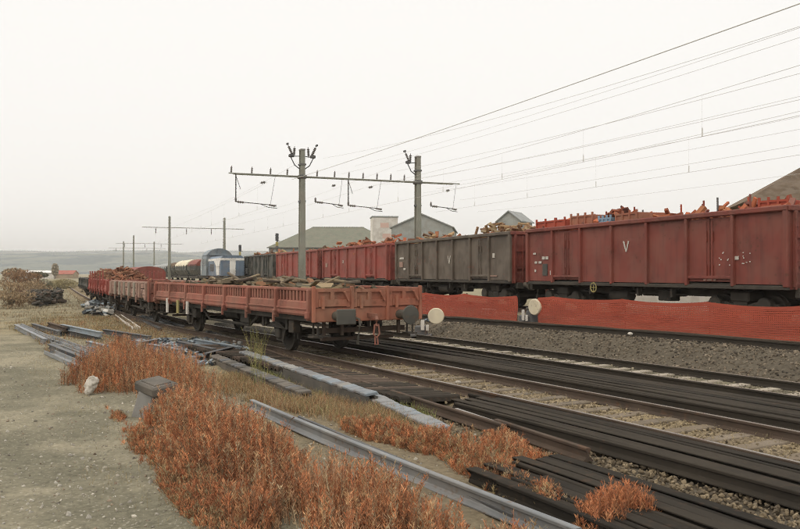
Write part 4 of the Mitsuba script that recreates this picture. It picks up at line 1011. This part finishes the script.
# ------------------------------------------------------------------ buildings
def hip_building(name, label, cat, c, yaw, L, W, zb, ze, zr, wall, roof, hip=3.0, windows=0, over=.35):
    k = thing(name, label, cat)
    M = pose([c[0], c[1], 0], [math.cos(yaw), math.sin(yaw)])
    part(k, 'wall', put(MB().span(-L / 2, L / 2, -W / 2, W / 2, zb, ze).ply(wall), M))
    l, w = L / 2 + over, W / 2 + over
    v = np.array([(-l, -w, ze + .003), (l, -w, ze + .003), (l, w, ze + .003), (-l, w, ze + .003), (-l + hip, 0, zr), (l - hip, 0, zr)])
    v = np.vstack([v, v[:4] - [0, 0, .001]])
    f = np.array([(0, 1, 5), (0, 5, 4), (1, 2, 5), (2, 3, 4), (2, 4, 5), (3, 0, 4), (6, 8, 7), (6, 9, 8)])
    r = part(k, 'roof', put(ply((v, f), roof), M))
    nr = int(L / .9)
    part(r, 'ridge', put(MB().tube([(-l + hip, 0, zr + .02), (l - hip, 0, zr + .02)], .09, 8).ply(roof, 30), M))
    part(r, 'eave', put(MB().span(-l, l, -w - .04, -w + .05, ze - .12, ze + .02).ply('dark_steel'), M))
    for i in range(windows):
        x = -L / 2 + L * (i + .5) / windows
        part(k, 'window', put(MB().span(x - .5, x + .5, -W / 2 - .03, -W / 2 + .02, ze - 1.7, ze - .6).ply('window_dark'), M))
    return k, M
def gable_building(name, label, cat, c, yaw, L, W, zb, ze, zr, wall, roof, windows=(), over=.25):
    """Its gable end (width W) faces local -x."""
    k = thing(name, label, cat)
    M = pose([c[0], c[1], 0], [math.cos(yaw), math.sin(yaw)])
    part(k, 'wall', put(MB().prism([(-W / 2, zb), (W / 2, zb), (W / 2, ze), (0, zr), (-W / 2, ze)], -L / 2, L / 2, 'x').ply(wall), M))
    for sg in (-1, 1):
        sl_ = (zr - ze) / (W / 2)
        a, b = (sg * (W / 2 + over), ze - sl_ * over), (0, zr)
        part(k, 'roof_slope', put(MB().prism([(a[0], a[1] + .01), (a[0], a[1] + .16), (b[0], b[1] + .16), (b[0], b[1] + .01)][::sg], -L / 2 - over, L / 2 + over, 'x').ply(roof), M))
    for (y0, y1, z0, z1, mt) in windows: part(k, 'window', put(MB().span(-L / 2 - .03, -L / 2 + .02, y0, y1, z0, z1).ply(mt), M))
    return k, M
mean = lambda u, Y: np.array([(u - 400) / 800 * Y, Y])
hip_building('long_barn', 'long low barn with mossy grey green roof behind the red wagons', 'barn', mean(338, 150), math.radians(2), 24, 14, 0, 6.6, 10.6, 'grey_wall', 'moss_roof', hip=7.5, windows=6)
k = thing('silo_tower', 'white block shaped silo building at the end of the barn', 'silo')
c = mean(384, 136); Mx = pose([c[0], c[1], 0], [1, .12])
part(k, 'wall', put(MB().span(-2.15, 2.15, -2, 2, 0, 11.4, ch=.05).ply('white_wall'), Mx))
part(k, 'roof', put(MB().span(-2.25, 2.25, -2.1, 2.1, 11.403, 11.6).ply('grey_roof'), Mx))
for (x, z) in ((-.1, 10.1), (.25, 8.3)): part(k, 'window', put(MB().span(x - .7, x + .7, -2.03, -1.98, z - .45, z + .35).ply('pink_panel'), Mx))
gable_building('grey_shed', 'wide grey shed with low gable behind the second mast', 'shed', mean(426, 118), math.radians(84), 16, 8.4, 0, 8.3, 10.1, 'grey_wall', 'grey_roof', [(-2.4, 2.4, 5, 7.2, 'grey_roof')])
gable_building('grey_hut', 'small pale grey gabled building between the two nearest wagons', 'building', mean(515, 112), math.radians(60), 4.5, 3.4, 0, 9.2, 10.5, 'grey_wall', 'grey_roof', [(-.4, .4, 7.6, 8.5, 'window_dark')])
k, Mx = hip_building('brown_house', 'tan house with brown hipped roof at the right edge', 'house', (29.5, 52.5), math.radians(-12), 14, 9.5, 0, 6.4, 9.1, 'tan_wall', 'brown_roof', hip=4.6, windows=5, over=.5)
part(k, 'chimney', put(MB().span(.5, 1.3, -.4, .4, 8.2, 11).ply('red_tile'), Mx))
gable_building('far_farmhouse', 'far low building with red roof beyond the dry field', 'building', mean(66, 330), math.radians(0), 8, 6, -.3, 1.6, 3.0, 'tan_wall', 'red_tile')
hip_building('far_greenhouse', 'far long white building at the left edge of the field', 'building', mean(36, 330), 0, 18, 8, -.3, 2.1, 3.0, 'white_wall', 'loco_white', hip=1)
k = thing('boundary_wall', 'low pale wall seen beneath the nearest wagon', 'wall')
c = sl(24, 26.5)
part(k, 'wall', put(MB().span(-14, 14, -.12, .12, .1, 1.25, ch=.02).ply('white_wall'), pose([c[0], c[1], 0], -U)))
part(k, 'coping', put(MB().span(-14, 14, -.18, .18, 1.253, 1.34, ch=.02).ply('concrete'), pose([c[0], c[1], 0], -U)))

# ------------------------------------------------------------------ beams and rubble at the left
IBEAM = 0.78 * np.array([(-.09, 0), (-.09, .02), (-.012, .03), (-.012, .19), (-.09, .2), (-.09, .22), (.09, .22), (.09, .2), (.012, .19), (.012, .03), (.09, .02), (.09, 0)])
def beam(label, u0, v0, u1, v1, mt, z=-.22, prof=IBEAM, tilt=0.0, lift=0.0, lift1=None):
    a, b = at(u0, v0, z + lift + .1), at(u1, v1, z + lift + .1)
    loose('scrap_girder', label, 'girder', a, b, z + lift, z + (lift if lift1 is None else lift1), mt, prof, tilt, group='steel girders dumped on the yard')
CH = np.array([(-.15, 0), (-.15, .1), (-.13, .1), (-.12, .02), (.12, .02), (.13, .1), (.15, .1), (.15, 0)])[::-1] * [-1, 1]
beam('bright grey girder, leftmost of the dumped girders by the path', 16, 326, 46, 341, 'grey_steel')
beam('grey girder lying right behind the leftmost bright one', 20, 324.5, 53, 339.5, 'grey_steel', tilt=1.5)
beam('dark girder crossing behind the leftmost girders', 33, 325, 60, 333, 'dark_steel')
beam('blue grey girder on top of the left girder pile', 62, 326, 101, 334, 'blue_steel', lift=.18)
beam('dark girder under the blue grey one', 58, 331, 101, 337, 'dark_steel')
beam('rusty girder end poking from the left girder pile', 49, 324, 66, 329, 'rail_rust', lift=.14)
beam('pale flat channel in the middle of the left girder pile', 47, 335, 92, 351, 'grey_steel', prof=CH)
beam('second pale channel beside the weeds in the left pile', 56, 341, 90, 353, 'grey_steel', prof=CH, lift=.02)
beam('light grey channel nearest the red weeds', 50, 350, 84, 365, 'grey_steel', prof=CH)
beam('dark girder between the two pale channels', 50, 346, 86, 360, 'dark_steel')
beam('short blue girder at the right end of the left pile', 88, 343, 108, 348, 'blue_steel')
beam('bright pale girder of the pile beside the dark wagon', 118, 314, 137, 327, 'white_mark', prof=CH)
beam('dark girder second in the pile beside the pink wagon', 131, 315.5, 160, 329.5, 'dark_steel')
beam('grey girder third in the pile beside the pink wagon', 141, 316, 172, 327, 'grey_steel', tilt=1.4)
beam('dark grey girder nearest the rails in the pile by the pink wagon', 150, 316.5, 184, 327.5, 'dark_steel')
beam('loose short grey girder right of that pile', 176, 327, 196, 332, 'grey_steel', prof=CH)
for i, (u0, v0, u1, v1, mt, lb) in enumerate([(150, 346, 182, 352, 'blue_steel', 'blue grey girder lying across the rubble behind the red weeds'), (178, 343, 214, 351, 'dark_steel', 'dark girder in the middle of the blue rubble'),
        (196, 341, 240, 349, 'blue_steel', 'longest blue grey girder in the mid yard rubble'), (140, 344, 158, 341, 'grey_steel', 'short grey girder at the left end of the blue rubble'), (205, 356, 232, 349, 'dark_steel', 'dark girder sloping up at the right of the blue rubble'), (160, 357, 190, 362, 'grey_steel', 'grey girder nearest the red weeds in the blue rubble'), (104, 331, 150, 338, 'dark_steel', 'dark thin girder between the left pile and the rubble')]):
    beam(lb, u0, v0, u1, v1, mt, lift=.06)
beam('pale short girder on the far rubble by the rake', 86, 312, 106, 307.5, 'grey_steel')
beam('dark short girder on the far rubble by the rake', 92, 314, 122, 311, 'dark_steel')

def poly_points(poly, n, rng, z=-.23):
    """n random ground points inside a polygon given by photograph pixels of its corners on the ground."""
    P = np.array([at(u, v, z)[:2] for u, v in poly])
    lo, hi = P.min(0), P.max(0)
    out = []
    while sum(map(len, out)) < n:
        q = rng.uniform(lo, hi, (n * 3, 2))
        inside = np.zeros(len(q), bool); j = len(P) - 1
        for i in range(len(P)):
            c = ((P[i, 1] > q[:, 1]) != (P[j, 1] > q[:, 1])) & (q[:, 0] < (P[j, 0] - P[i, 0]) * (q[:, 1] - P[i, 1]) / (P[j, 1] - P[i, 1] + 1e-12) + P[i, 0])
            inside ^= c; j = i
        out.append(q[inside])
    return np.vstack(out)[:n]

def rubble(label, poly, n, smin, smax, cols, seed, up=.1):
    rng = np.random.default_rng(seed)
    P = poly_points(poly, n, rng)
    m = MB()
    for p in P:
        s = rng.uniform(smin, smax, 3) * [1, .7, .3]
        m.box((p[0], p[1], float(hz(p[0], p[1])) + rng.uniform(0, up)), s, rotz(rng.uniform(0, 6.3)) @ rotx(rng.normal(0, .3)) @ roty(rng.normal(0, .3)), np.array(cols[rng.integers(len(cols))]) * rng.uniform(.75, 1.2))
    return one('rubble', m.ply('pieces'), label, 'rubble', None, 'stuff')
BLUE = [(.19, .23, .26), (.11, .13, .15), (.25, .3, .34), (.07, .08, .09), (.21, .2, .17), (.36, .42, .46)]
rubble('blue grey slate and scrap rubble strewn in mid yard', [(128, 343), (170, 340), (215, 341), (252, 352), (240, 360), (190, 356), (150, 352)], 800, .06, .3, BLUE, 1, .07)
rubble('blue grey scraps beside the red weeds', [(150, 352), (205, 358), (215, 366), (178, 366)], 110, .06, .28, BLUE, 2)
rubble('small pale and dark rubble heap near the dark wagon', [(84, 306), (112, 304), (124, 310), (110, 317), (86, 315)], 130, .15, .6, BLUE + [(.5, .5, .48)], 3, .3)
rubble('dark scrap heap among the shrubs at far left', [(26, 300), (60, 298), (62, 304), (36, 309)], 420, .15, .6, [(.07, .065, .055), (.1, .09, .075), (.05, .05, .045), (.13, .1, .08)], 4, .9)

# capped concrete post stump and white rag in the weeds
p = at(145, 414, -.22)
k = thing('concrete_stump', 'grey concrete stump with dark cap slab leaning in red weeds', 'stump')
Mx = pose([p[0], p[1], -.26], [1, -.25])
Lk = np.eye(4); Lk[:3, :3] = rotz(-.25) @ roty(.28) @ rotx(-.1)
part(k, 'block', put(MB().box((.02, 0, .16), (.33, .3, .5), ch=.02).ply('concrete'), Mx @ Lk))
Lc = np.eye(4); Lc[:3, :3] = rotz(-.5) @ roty(.12) @ rotx(.12); Lc[:3, 3] = [.2, .02, .49]
part(k, 'cap', put(MB().box((0, 0, 0), (.6, .46, .16), ch=.03).ply('dark_concrete'), Mx @ Lc))
part(k, 'cap_ridge', put(MB().box((0, 0, .085), (.42, .3, .025), ch=.01).ply('dark_concrete'), Mx @ Lc))
p = at(92, 393, -.22)
m = trimesh.creation.icosphere(3); v = m.vertices * [.13, .1, .18]; v[:, 0] += .35 * v[:, 2]; v = v * (1 + 1.1 * (meshkit.fbm(v * 8, 4, 4)[:, None] - .5)); v[:, 2] *= 1 - .35 * np.clip(v[:, 0] * 6, -1, 1)
one('white_stone', put(ply((v, m.faces), 'white_stone', True), pose([p[0], p[1], -.06], [1, 0])), 'upright white stone at the left edge of the red weeds', 'stone')
rng = np.random.default_rng(9)
for (u, v_, r, lab) in ((373, 368, .05, 'white stone between the rails just right of the flat wagon'), (458, 382.5, .05, 'white stone halfway along the straw track bed'), (630, 334, .06, 'small white stone at the foot of the orange fence'),
                        (418, 361, .04, 'small white stone near the rail of the wagon track'), (492, 369.5, .04, 'white stone by the right rail of the wagon track'), (405, 384.5, .05, 'white stone left of the wagon track'), (774, 459, .035, 'white pebble in the straw bed at the right edge'), (376, 392, .05, 'white scrap on the cable trough end')):
    p = at(u, v_, .4 if v_ == 334 else -.14)
    m = trimesh.creation.icosphere(2); v = m.vertices * r * [1.3, 1, .7]; v = v * (1 + .6 * (meshkit.fbm(v * 20 + r * 100, 3, 4)[:, None] - .5))
    one('white_stone', put(ply((v, m.faces), 'white_stone', True), pose([p[0], p[1], p[2] + .01], [1, .3])), lab, 'stone', 'scattered white stones')

# ------------------------------------------------------------------ stones and plants
def ico():
    m = trimesh.creation.icosahedron()
    return np.array(m.vertices), np.array(m.faces)
IV, IF = ico()
def stones(name, label, P, z, r, cols, seed):
    rng = np.random.default_rng(seed)
    n = len(P)
    jig = 1 + rng.uniform(-.35, .35, (n, 12, 1))
    sc = rng.uniform(.6, 1.3, (n, 1, 3)) * [1, 1, .75]
    q = rng.normal(size=(n, 4)); q /= np.linalg.norm(q, axis=1, keepdims=True)
    w, x, y, zq = q.T
    R = np.stack([1 - 2 * (y * y + zq * zq), 2 * (x * y - zq * w), 2 * (x * zq + y * w), 2 * (x * y + zq * w), 1 - 2 * (x * x + zq * zq), 2 * (y * zq - x * w), 2 * (x * zq - y * w), 2 * (y * zq + x * w), 1 - 2 * (x * x + y * y)], -1).reshape(n, 3, 3)
    v = np.einsum('nij,nkj->nki', R, IV[None] * jig * sc) * np.asarray(r)[:, None, None]
    v = v + np.c_[P, z][:, None]
    f = (IF[None] + np.arange(n)[:, None, None] * 12).reshape(-1, 3)
    c = np.array(cols)[rng.integers(len(cols), size=n)] * rng.uniform(.65, 1.25, (n, 1))
    one(name, ply((v.reshape(-1, 3), f), 'pieces', color=np.repeat(c, 12, 0)), label, 'gravel', None, 'stuff')
rng = np.random.default_rng(31)
def strip(n, s0, s1, o0, o1, zz, power=1.6):
    s = s0 + (s1 - s0) * rng.random(n) ** power
    o = rng.uniform(o0, o1, n)
    return TRACK1.pos(s, 0)[..., :] + np.stack([TRACK1.dir(s)[:, 1] * o, -TRACK1.dir(s)[:, 0] * o], -1), np.full(n, zz) + rng.uniform(-.015, .015, n)
P, z = strip(9000, 2, 24, -1.5, 1.5, -.16)
stones('track_gravel', 'straw brown gravel between the rails of the wagon track', P, z, rng.uniform(.012, .032, len(P)), [(.25, .2, .125), (.18, .145, .095), (.3, .245, .165), (.125, .1, .07)], 1)
P, z = strip(7000, 4, 30, T2OFF - 1.6, T2OFF + 1.5, -.15)
stones('track_gravel', 'olive brown gravel of the empty track', P, z, rng.uniform(.014, .034, len(P)), [(.2, .18, .13), (.14, .12, .09), (.26, .23, .17), (.1, .09, .07)], 2)
P, z = strip(4500, 1.2, 12, -2.95, -1.75, -.2, 1.2)
stones('track_gravel', 'brown gravel strip between the two dark rail bundles', P, z, rng.uniform(.012, .034, len(P)), [(.2, .16, .105), (.15, .122, .085), (.26, .21, .14), (.11, .09, .065)], 6)
n = 16000
s = 5 + 32 * rng.random(n) ** 1.3
l = EDGE(s) + rng.uniform(-3.2, .6, n)
P = s[:, None] * U + l[:, None] * N
stones('slope_gravel', 'grey brown ballast slope below the orange fence', P, hz(P[:, 0], P[:, 1]) + .004, rng.uniform(.016, .042, n), [(.15, .123, .09), (.105, .088, .067), (.19, .157, .116), (.07, .06, .048), (.225, .19, .145)], 3)
n = 13000
r_ = 3.2 + 24 * rng.random(n) ** 1.7; th = rng.uniform(-.62, .12, n)
P = np.stack([r_ * np.sin(th), r_ * np.cos(th)], -1)
P = P[(.924 * P[:, 0] + .382 * P[:, 1]) < 5.6]
stones('path_pebbles', 'small pebbles scattered on the dirt path', P, hz(P[:, 0], P[:, 1]) + .001, rng.gamma(1.5, .0055, len(P)) + .003, [(.45, .42, .36), (.3, .28, .23), (.34, .32, .27), (.2, .18, .15), (.4, .38, .33), (.25, .2, .15)], 4)

def grass(P, h, w, cols, rng, lean=.45, segs=3, z=None):
    """Tapered, bent blades: two-sided ribbons, one colour per blade."""
    n = len(P)
    z = hz(P[:, 0], P[:, 1]) - .01 if z is None else z
    hh = h * rng.uniform(.5, 1.15, n); a = rng.uniform(0, 2 * math.pi, n); b = rng.uniform(0, 2 * math.pi, n)
    ln = np.abs(rng.normal(0, lean, n)) * hh
    ks = np.linspace(0, 1, segs + 1)
    base = np.c_[P, z]
    side = np.stack([np.cos(b), np.sin(b), 0 * b], -1)
    V = np.zeros((n, segs + 1, 2, 3))
    for i, t in enumerate(ks):
        c = base + np.stack([np.cos(a) * ln * t * t, np.sin(a) * ln * t * t, hh * t * (1 - .25 * t * (ln / np.maximum(hh, 1e-6)))], -1)
        ww = (w * (1 - .85 * t) * .5)
        V[:, i, 0] = c - side * ww; V[:, i, 1] = c + side * ww
    k = (segs + 1) * 2
    f = np.concatenate([[[2 * i, 2 * i + 1, 2 * i + 3], [2 * i, 2 * i + 3, 2 * i + 2]] for i in range(segs)])
    F = (f[None] + np.arange(n)[:, None, None] * k).reshape(-1, 3)
    c = np.array(cols)[rng.integers(len(cols), size=n)] * rng.uniform(.6, 1.25, (n, 1))
    return V.reshape(-1, 3), F, np.repeat(c, k, 0)

def weeds(name, label, poly, n, h, cols, seed, fade=0.7, seeds=46, cat='weeds'):
    """Dead weed stalks: a tapering three-sided stem, side twigs and many small seed husks."""
    rng = np.random.default_rng(seed)
    P = poly_points(poly, n * 3, rng)
    ring_ = shapely.Polygon([at(u, v, -.23)[:2] for u, v in poly]).exterior
    def inner(P):                        # thins out and stays low towards the patch's edge
        d = shapely.distance(ring_, shapely.points(P)) / fade
        return np.clip(d + 1.1 * (meshkit.fbm(np.c_[P * 2.1, np.zeros(len(P)) + 8], 3, seed + 2) - .5), 0, 1)
    dens = meshkit.fbm(np.c_[P * 1.5, np.zeros(len(P))], 3, seed) + .35 * inner(P)
    P = P[np.argsort(dens + rng.normal(0, .14, len(P)))[::-1][:n]]
    n = len(P)
    tall = (.3 + .7 * inner(P)) * (.55 + .9 * meshkit.fbm(np.c_[P * .9, np.zeros(n) + 4], 3, seed + 1))
    hh = h * tall * rng.uniform(.55, 1.1, n)
    a = rng.uniform(0, 6.283, n); ln = np.abs(rng.normal(.12, .16, n)) * hh
    base = np.c_[P, hz(P[:, 0], P[:, 1]) - .02]
    def curve(t): return base + np.stack([np.cos(a) * ln * t ** 2, np.sin(a) * ln * t ** 2, hh * t], -1)
    V, F, C, nv = [], [], [], 0
    tint = np.array(cols)[rng.integers(len(cols), size=n)] * rng.uniform(.6, 1.25, (n, 1))
    ks = np.linspace(0, 1, 5)
    ring = np.stack([np.cos(np.arange(3) * 2.094), np.sin(np.arange(3) * 2.094), np.zeros(3)], -1)
    S = np.stack([curve(t)[:, None] + ring[None] * (.0052 * (1 - .75 * t)) for t in ks], 1)
    idx = np.array([[i * 3 + j, i * 3 + (j + 1) % 3, (i + 1) * 3 + (j + 1) % 3] for i in range(4) for j in range(3)] + [[i * 3 + j, (i + 1) * 3 + (j + 1) % 3, (i + 1) * 3 + j] for i in range(4) for j in range(3)])
    V.append(S.reshape(-1, 3)); F.append((idx[None] + np.arange(n)[:, None, None] * 15).reshape(-1, 3)); C.append(np.repeat(tint * [.9, .95, 1.0], 15, 0)); nv += n * 15
    for q in range(seeds):
        t = rng.uniform(.18, 1.0, n)
        off = rng.normal(0, 1, (n, 3)); off /= np.linalg.norm(off, axis=1, keepdims=True)
        out = (.008 + .085 * rng.random(n) ** 1.5 * (1.2 - t)) [:, None]
        c = curve(t) + off * out * [1, 1, .8]
        d = off * [.8, .8, .3] + [0, 0, .9]; d /= np.linalg.norm(d, axis=1, keepdims=True)
        e = np.cross(d, rng.normal(0, 1, (n, 3))); e /= np.linalg.norm(e, axis=1, keepdims=True) + 1e-9
        L_ = rng.uniform(.01, .036, n)[:, None]; W_ = rng.uniform(.002, .0048, n)[:, None]
        quad = np.stack([c - d * L_, c + e * W_, c + d * L_, c - e * W_], 1)
        V.append(quad.reshape(-1, 3))
        F.append((np.array([[0, 1, 2], [0, 2, 3]])[None] + np.arange(n)[:, None, None] * 4).reshape(-1, 3) + nv)
        C.append(np.repeat(tint * rng.uniform(.75, 1.3, (n, 1)), 4, 0)); nv += n * 4
    return one(name, ply((np.vstack(V), np.vstack(F)), 'leaves', color=np.vstack(C)), label, cat, None, 'stuff')
RUST = [(.56, .245, .12), (.47, .195, .1), (.6, .3, .155), (.36, .165, .09), (.54, .36, .2), (.42, .33, .21), (.27, .15, .09)]
STRAW_ = [(.36, .28, .16), (.3, .22, .13)]
weeds('red_weeds', 'rust red dead weeds around the concrete stump', [(60, 384), (76, 374), (110, 366), (170, 366), (212, 380), (240, 404), (200, 416), (172, 406), (130, 398), (108, 391), (84, 394)], 2100, .8, RUST, 1)
weeds('red_weeds', 'large rust red thicket of dead weeds in the foreground', [(140, 424), (175, 408), (205, 406), (240, 436), (305, 470), (365, 496), (430, 520), (520, 560), (560, 620), (340, 625), (245, 545), (180, 490), (140, 455)], 4700, .64, RUST, 2)
weeds('red_weeds', 'tall thin bare stalks standing out of the red thicket', [(180, 420), (235, 442), (330, 492), (420, 535), (470, 575), (330, 590), (215, 478)], 2200, .74, [(.5, .3, .18), (.46, .24, .13), (.52, .36, .22)], 12, seeds=8)
weeds('red_weeds', 'thin outlying red weeds on the bare ground before the thicket', [(105, 405), (150, 430), (230, 490), (330, 580), (240, 580), (190, 520), (130, 455)], 2400, .24, RUST[1:4] + STRAW_, 7, fade=.3, seeds=24)
weeds('red_weeds', 'sparse red weeds between the long grey rail and the sleepers', [(330, 420), (420, 440), (510, 468), (560, 505), (520, 500), (430, 460), (350, 436)], 1300, .4, RUST + [(.45, .33, .18)], 3, fade=.35)
weeds('red_weeds', 'small red weed tuft at the lower right on the rails', [(575, 520), (640, 512), (668, 530), (640, 548), (580, 548)], 420, .42, RUST[:4], 4, fade=.3, seeds=34)
weeds('red_weeds', 'low red weeds over the left ends of the dark rail bundle', [(484, 436), (520, 440), (548, 466), (530, 486), (498, 476), (478, 452)], 800, .4, RUST, 15, fade=.3, seeds=30)
weeds('red_weeds', 'patchy red weeds in front of the dark rail bundle at lower right', [(430, 455), (500, 466), (575, 505), (600, 530), (540, 522), (470, 485)], 900, .36, RUST + [(.45, .36, .2)], 14, fade=.35, seeds=30)
weeds('red_weeds', 'low brown weed tuft by the bluish beams', [(108, 352), (132, 348), (140, 358), (112, 362)], 160, .5, [(.26, .12, .07), (.2, .11, .07)], 5, fade=.25)
weeds('yellow_stalks', 'thin yellow green weed stalks beside the cable trough', [(246, 352), (266, 352), (272, 392), (250, 390)], 60, .8, [(.38, .33, .14), (.3, .3, .12)], 6, fade=.1, seeds=26)

rng = np.random.default_rng(41)
def grass_obj(name, label, poly, n, h, w, cols, lean=.6, kind='stuff'):
    P = poly_points(poly, n * 3, rng)
    dens = meshkit.fbm(np.c_[P * 1.2, np.zeros(len(P))], 3, n % 17)
    P = P[np.argsort(dens + rng.normal(0, .15, len(P)))[::-1][:n]]
    v, f, c = grass(P, h, w, cols, rng, lean)
    one(name, ply((v, f), 'leaves', color=c), label, 'grass', None, kind)
STRAW = [(.38, .31, .17), (.3, .24, .13), (.45, .37, .22), (.25, .21, .11)]
GREEN = [(.26, .28, .11), (.33, .33, .16), (.22, .25, .1)]
grass_obj('dry_grass', 'straw grass strip between the red thicket and the sleepers', [(200, 372), (262, 378), (330, 400), (430, 425), (520, 450), (560, 480), (500, 470), (400, 440), (300, 415), (215, 392)], 16000, .2, .008, STRAW + RUST[3:])
grass_obj('dry_grass', 'pale green grass tufts beside the rails in mid yard', [(225, 375), (270, 372), (380, 408), (420, 400), (440, 420), (400, 432), (300, 410)], 2600, .16, .012, GREEN)
grass_obj('dry_grass', 'short straw grass over the left mid yard', [(2, 322), (60, 312), (200, 322), (250, 345), (200, 375), (120, 345), (20, 336)], 9000, .12, .014, STRAW)
grass_obj('dry_grass', 'tufted dry field grass at the far left', [(-40, 292), (60, 288), (95, 302), (120, 312), (60, 330), (-60, 330)], 9000, .2, .03, [(.3, .26, .17), (.24, .2, .13), (.35, .3, .2), (.28, .19, .12)])
grass_obj('dry_grass', 'weedy straw grass around the dumped beams', [(20, 330), (60, 318), (140, 318), (215, 334), (150, 345), (100, 350), (60, 362)], 7000, .2, .014, STRAW + RUST[3:])
grass_obj('dry_grass', 'sparse dry grass on the dirt path edge', [(10, 345), (80, 366), (90, 395), (190, 440), (240, 500), (200, 540), (90, 500), (60, 420)], 1500, .07, .006, STRAW)
grass_obj('dry_grass', 'straw grass on the rails at lower right', [(470, 430), (560, 462), (660, 505), (760, 540), (690, 540), (560, 490), (480, 450)], 3500, .12, .007, STRAW[:2] + RUST[:2])
grass_obj('leafy_plants', 'low pale green leafy plants at the lower right by the grey rail', [(530, 500), (560, 498), (585, 512), (560, 520)], 260, .16, .03, [(.42, .45, .27), (.35, .38, .2), (.5, .5, .35)])
P, z = strip(5200, 1.5, 24, -1.3, 1.3, -.17)
v, f, c = grass(P, .09, .007, STRAW, rng, .9, z=z)
one('dry_grass', ply((v, f), 'leaves', color=c), 'dry grass growing between the rails of the wagon track', 'grass', None, 'stuff')
P, z = strip(2500, 3, 30, T2OFF - 1.4, T2OFF + 1.4, -.16)
v, f, c = grass(P, .07, .007, [(.24, .22, .12), (.3, .26, .15)], rng, .9, z=z)
one('dry_grass', ply((v, f), 'leaves', color=c), 'thin dry grass along the empty track', 'grass', None, 'stuff')

def shrub(label, u, v_, wpx, hpx, cols, seed, name='shrub', n=3600):
    rng = np.random.default_rng(seed)
    k = thing(name, label, 'shrub', 'shrubs along the left edge of the yard')
    p = at(u, v_, -.25); sc = p[1] / 800
    R, Hh = wpx * sc / 2, hpx * sc
    m = MB()
    for i in range(9):
        a = rng.uniform(0, 6.3); q = np.array([math.cos(a), math.sin(a), 0]) * R * rng.uniform(.2, .8)
        m.tube([p, p + q * .5 + [0, 0, Hh * .5], p + q + [0, 0, Hh * rng.uniform(.75, 1.0)]], [.03, .02, .006], 5)
    part(k, 'stem', m.ply('old_sleeper', True))
    c = rng.normal(0, 1, (n, 3)); c /= np.linalg.norm(c, axis=1, keepdims=True); c *= rng.random((n, 1)) ** .4
    lob = meshkit.fbm(c * 2.2 + seed, 3, seed)
    c = c[lob > .42]; n = len(c)
    c = c * [R, R, Hh * .52] + p + [0, 0, Hh * .5]
    d = rng.normal(0, 1, (n, 3)) + [0, 0, 1.1]; d /= np.linalg.norm(d, axis=1, keepdims=True)
    e = np.cross(d, rng.normal(0, 1, (n, 3))); e /= np.linalg.norm(e, axis=1, keepdims=True)
    s = (rng.uniform(.04, .11, n) * max(1, R * .8))[:, None]
    V = np.stack([c - d * s, c + e * s * .22, c + d * s, c - e * s * .22], 1).reshape(-1, 3)
    F = (np.array([[0, 1, 2], [0, 2, 3]])[None] + np.arange(n)[:, None, None] * 4).reshape(-1, 3)
    col = np.array(cols)[rng.integers(len(cols), size=n)] * rng.uniform(.6, 1.25, (n, 1))
    part(k, 'crown', ply((V, F), 'leaves', color=np.repeat(col, 4, 0)))
TANB = [(.4, .3, .19), (.33, .24, .15), (.45, .36, .24), (.26, .19, .12)]
DUSK = [(.12, .12, .075), (.16, .15, .09), (.09, .09, .06)]
shrub('broad tan shrub at the left edge, nearest the path', 10, 309, 50, 27, TANB, 1)
shrub('tan shrub right of the broad one at the left edge', 33, 300, 40, 19, TANB, 2)
shrub('brown shrub behind the dark scrap heap', 22, 292, 44, 22, [(.28, .17, .1), (.22, .14, .09)], 3)
shrub('small dark shrub in the dry field', 44, 291, 18, 12, DUSK, 4)
shrub('reddish low shrub in front of the dark scrap heap', 20, 306, 12, 20, [(.26, .13, .09), (.2, .11, .08)], 5)
shrub('pale yellow field shrub left of the rake end', 64, 289, 30, 10, [(.36, .31, .18), (.3, .26, .15)], 6)
def far_tree(label, u, v0, v1, Y, w, cols, seed):
    rng = np.random.default_rng(seed)
    k = thing('far_tree', label, 'tree', 'far trees beyond the field')
    c0 = mean(u, Y); zt = EYE + (273 - v1) / 800 * Y
    part(k, 'trunk', MB().tube([(c0[0], c0[1], -.4), (c0[0], c0[1], zt * .8)], [.25, .1], 6).ply('old_sleeper', True))
    n = 700
    c = rng.normal(0, 1, (n, 3)); c /= np.linalg.norm(c, axis=1, keepdims=True); c *= rng.random((n, 1)) ** .4
    c = c * [w, w, (zt - .8) / 2] + [c0[0], c0[1], (zt + .8) / 2]
    d = rng.normal(0, 1, (n, 3)); d /= np.linalg.norm(d, axis=1, keepdims=True)
    e = np.cross(d, rng.normal(0, 1, (n, 3))); e /= np.linalg.norm(e, axis=1, keepdims=True)
    V = np.stack([c - d * .35, c + e * .2, c + d * .35, c - e * .2], 1).reshape(-1, 3)
    F = (np.array([[0, 1, 2], [0, 2, 3]])[None] + np.arange(n)[:, None, None] * 4).reshape(-1, 3)
    col = np.array(cols)[rng.integers(len(cols), size=n)] * rng.uniform(.6, 1.25, (n, 1))
    part(k, 'crown', ply((V, F), 'leaves', color=np.repeat(col, 4, 0)))
far_tree('tan tree beside the far red roofed building', 55, 278, 263, 300, 1.3, [(.4, .34, .25), (.36, .32, .24)], 1)
far_tree('dark green low tree by the far white building', 38, 278, 272, 210, 2.6, DUSK, 2)
far_tree('brown tree behind the left shrubs', 14, 278, 268, 190, 2.8, TANB, 3)
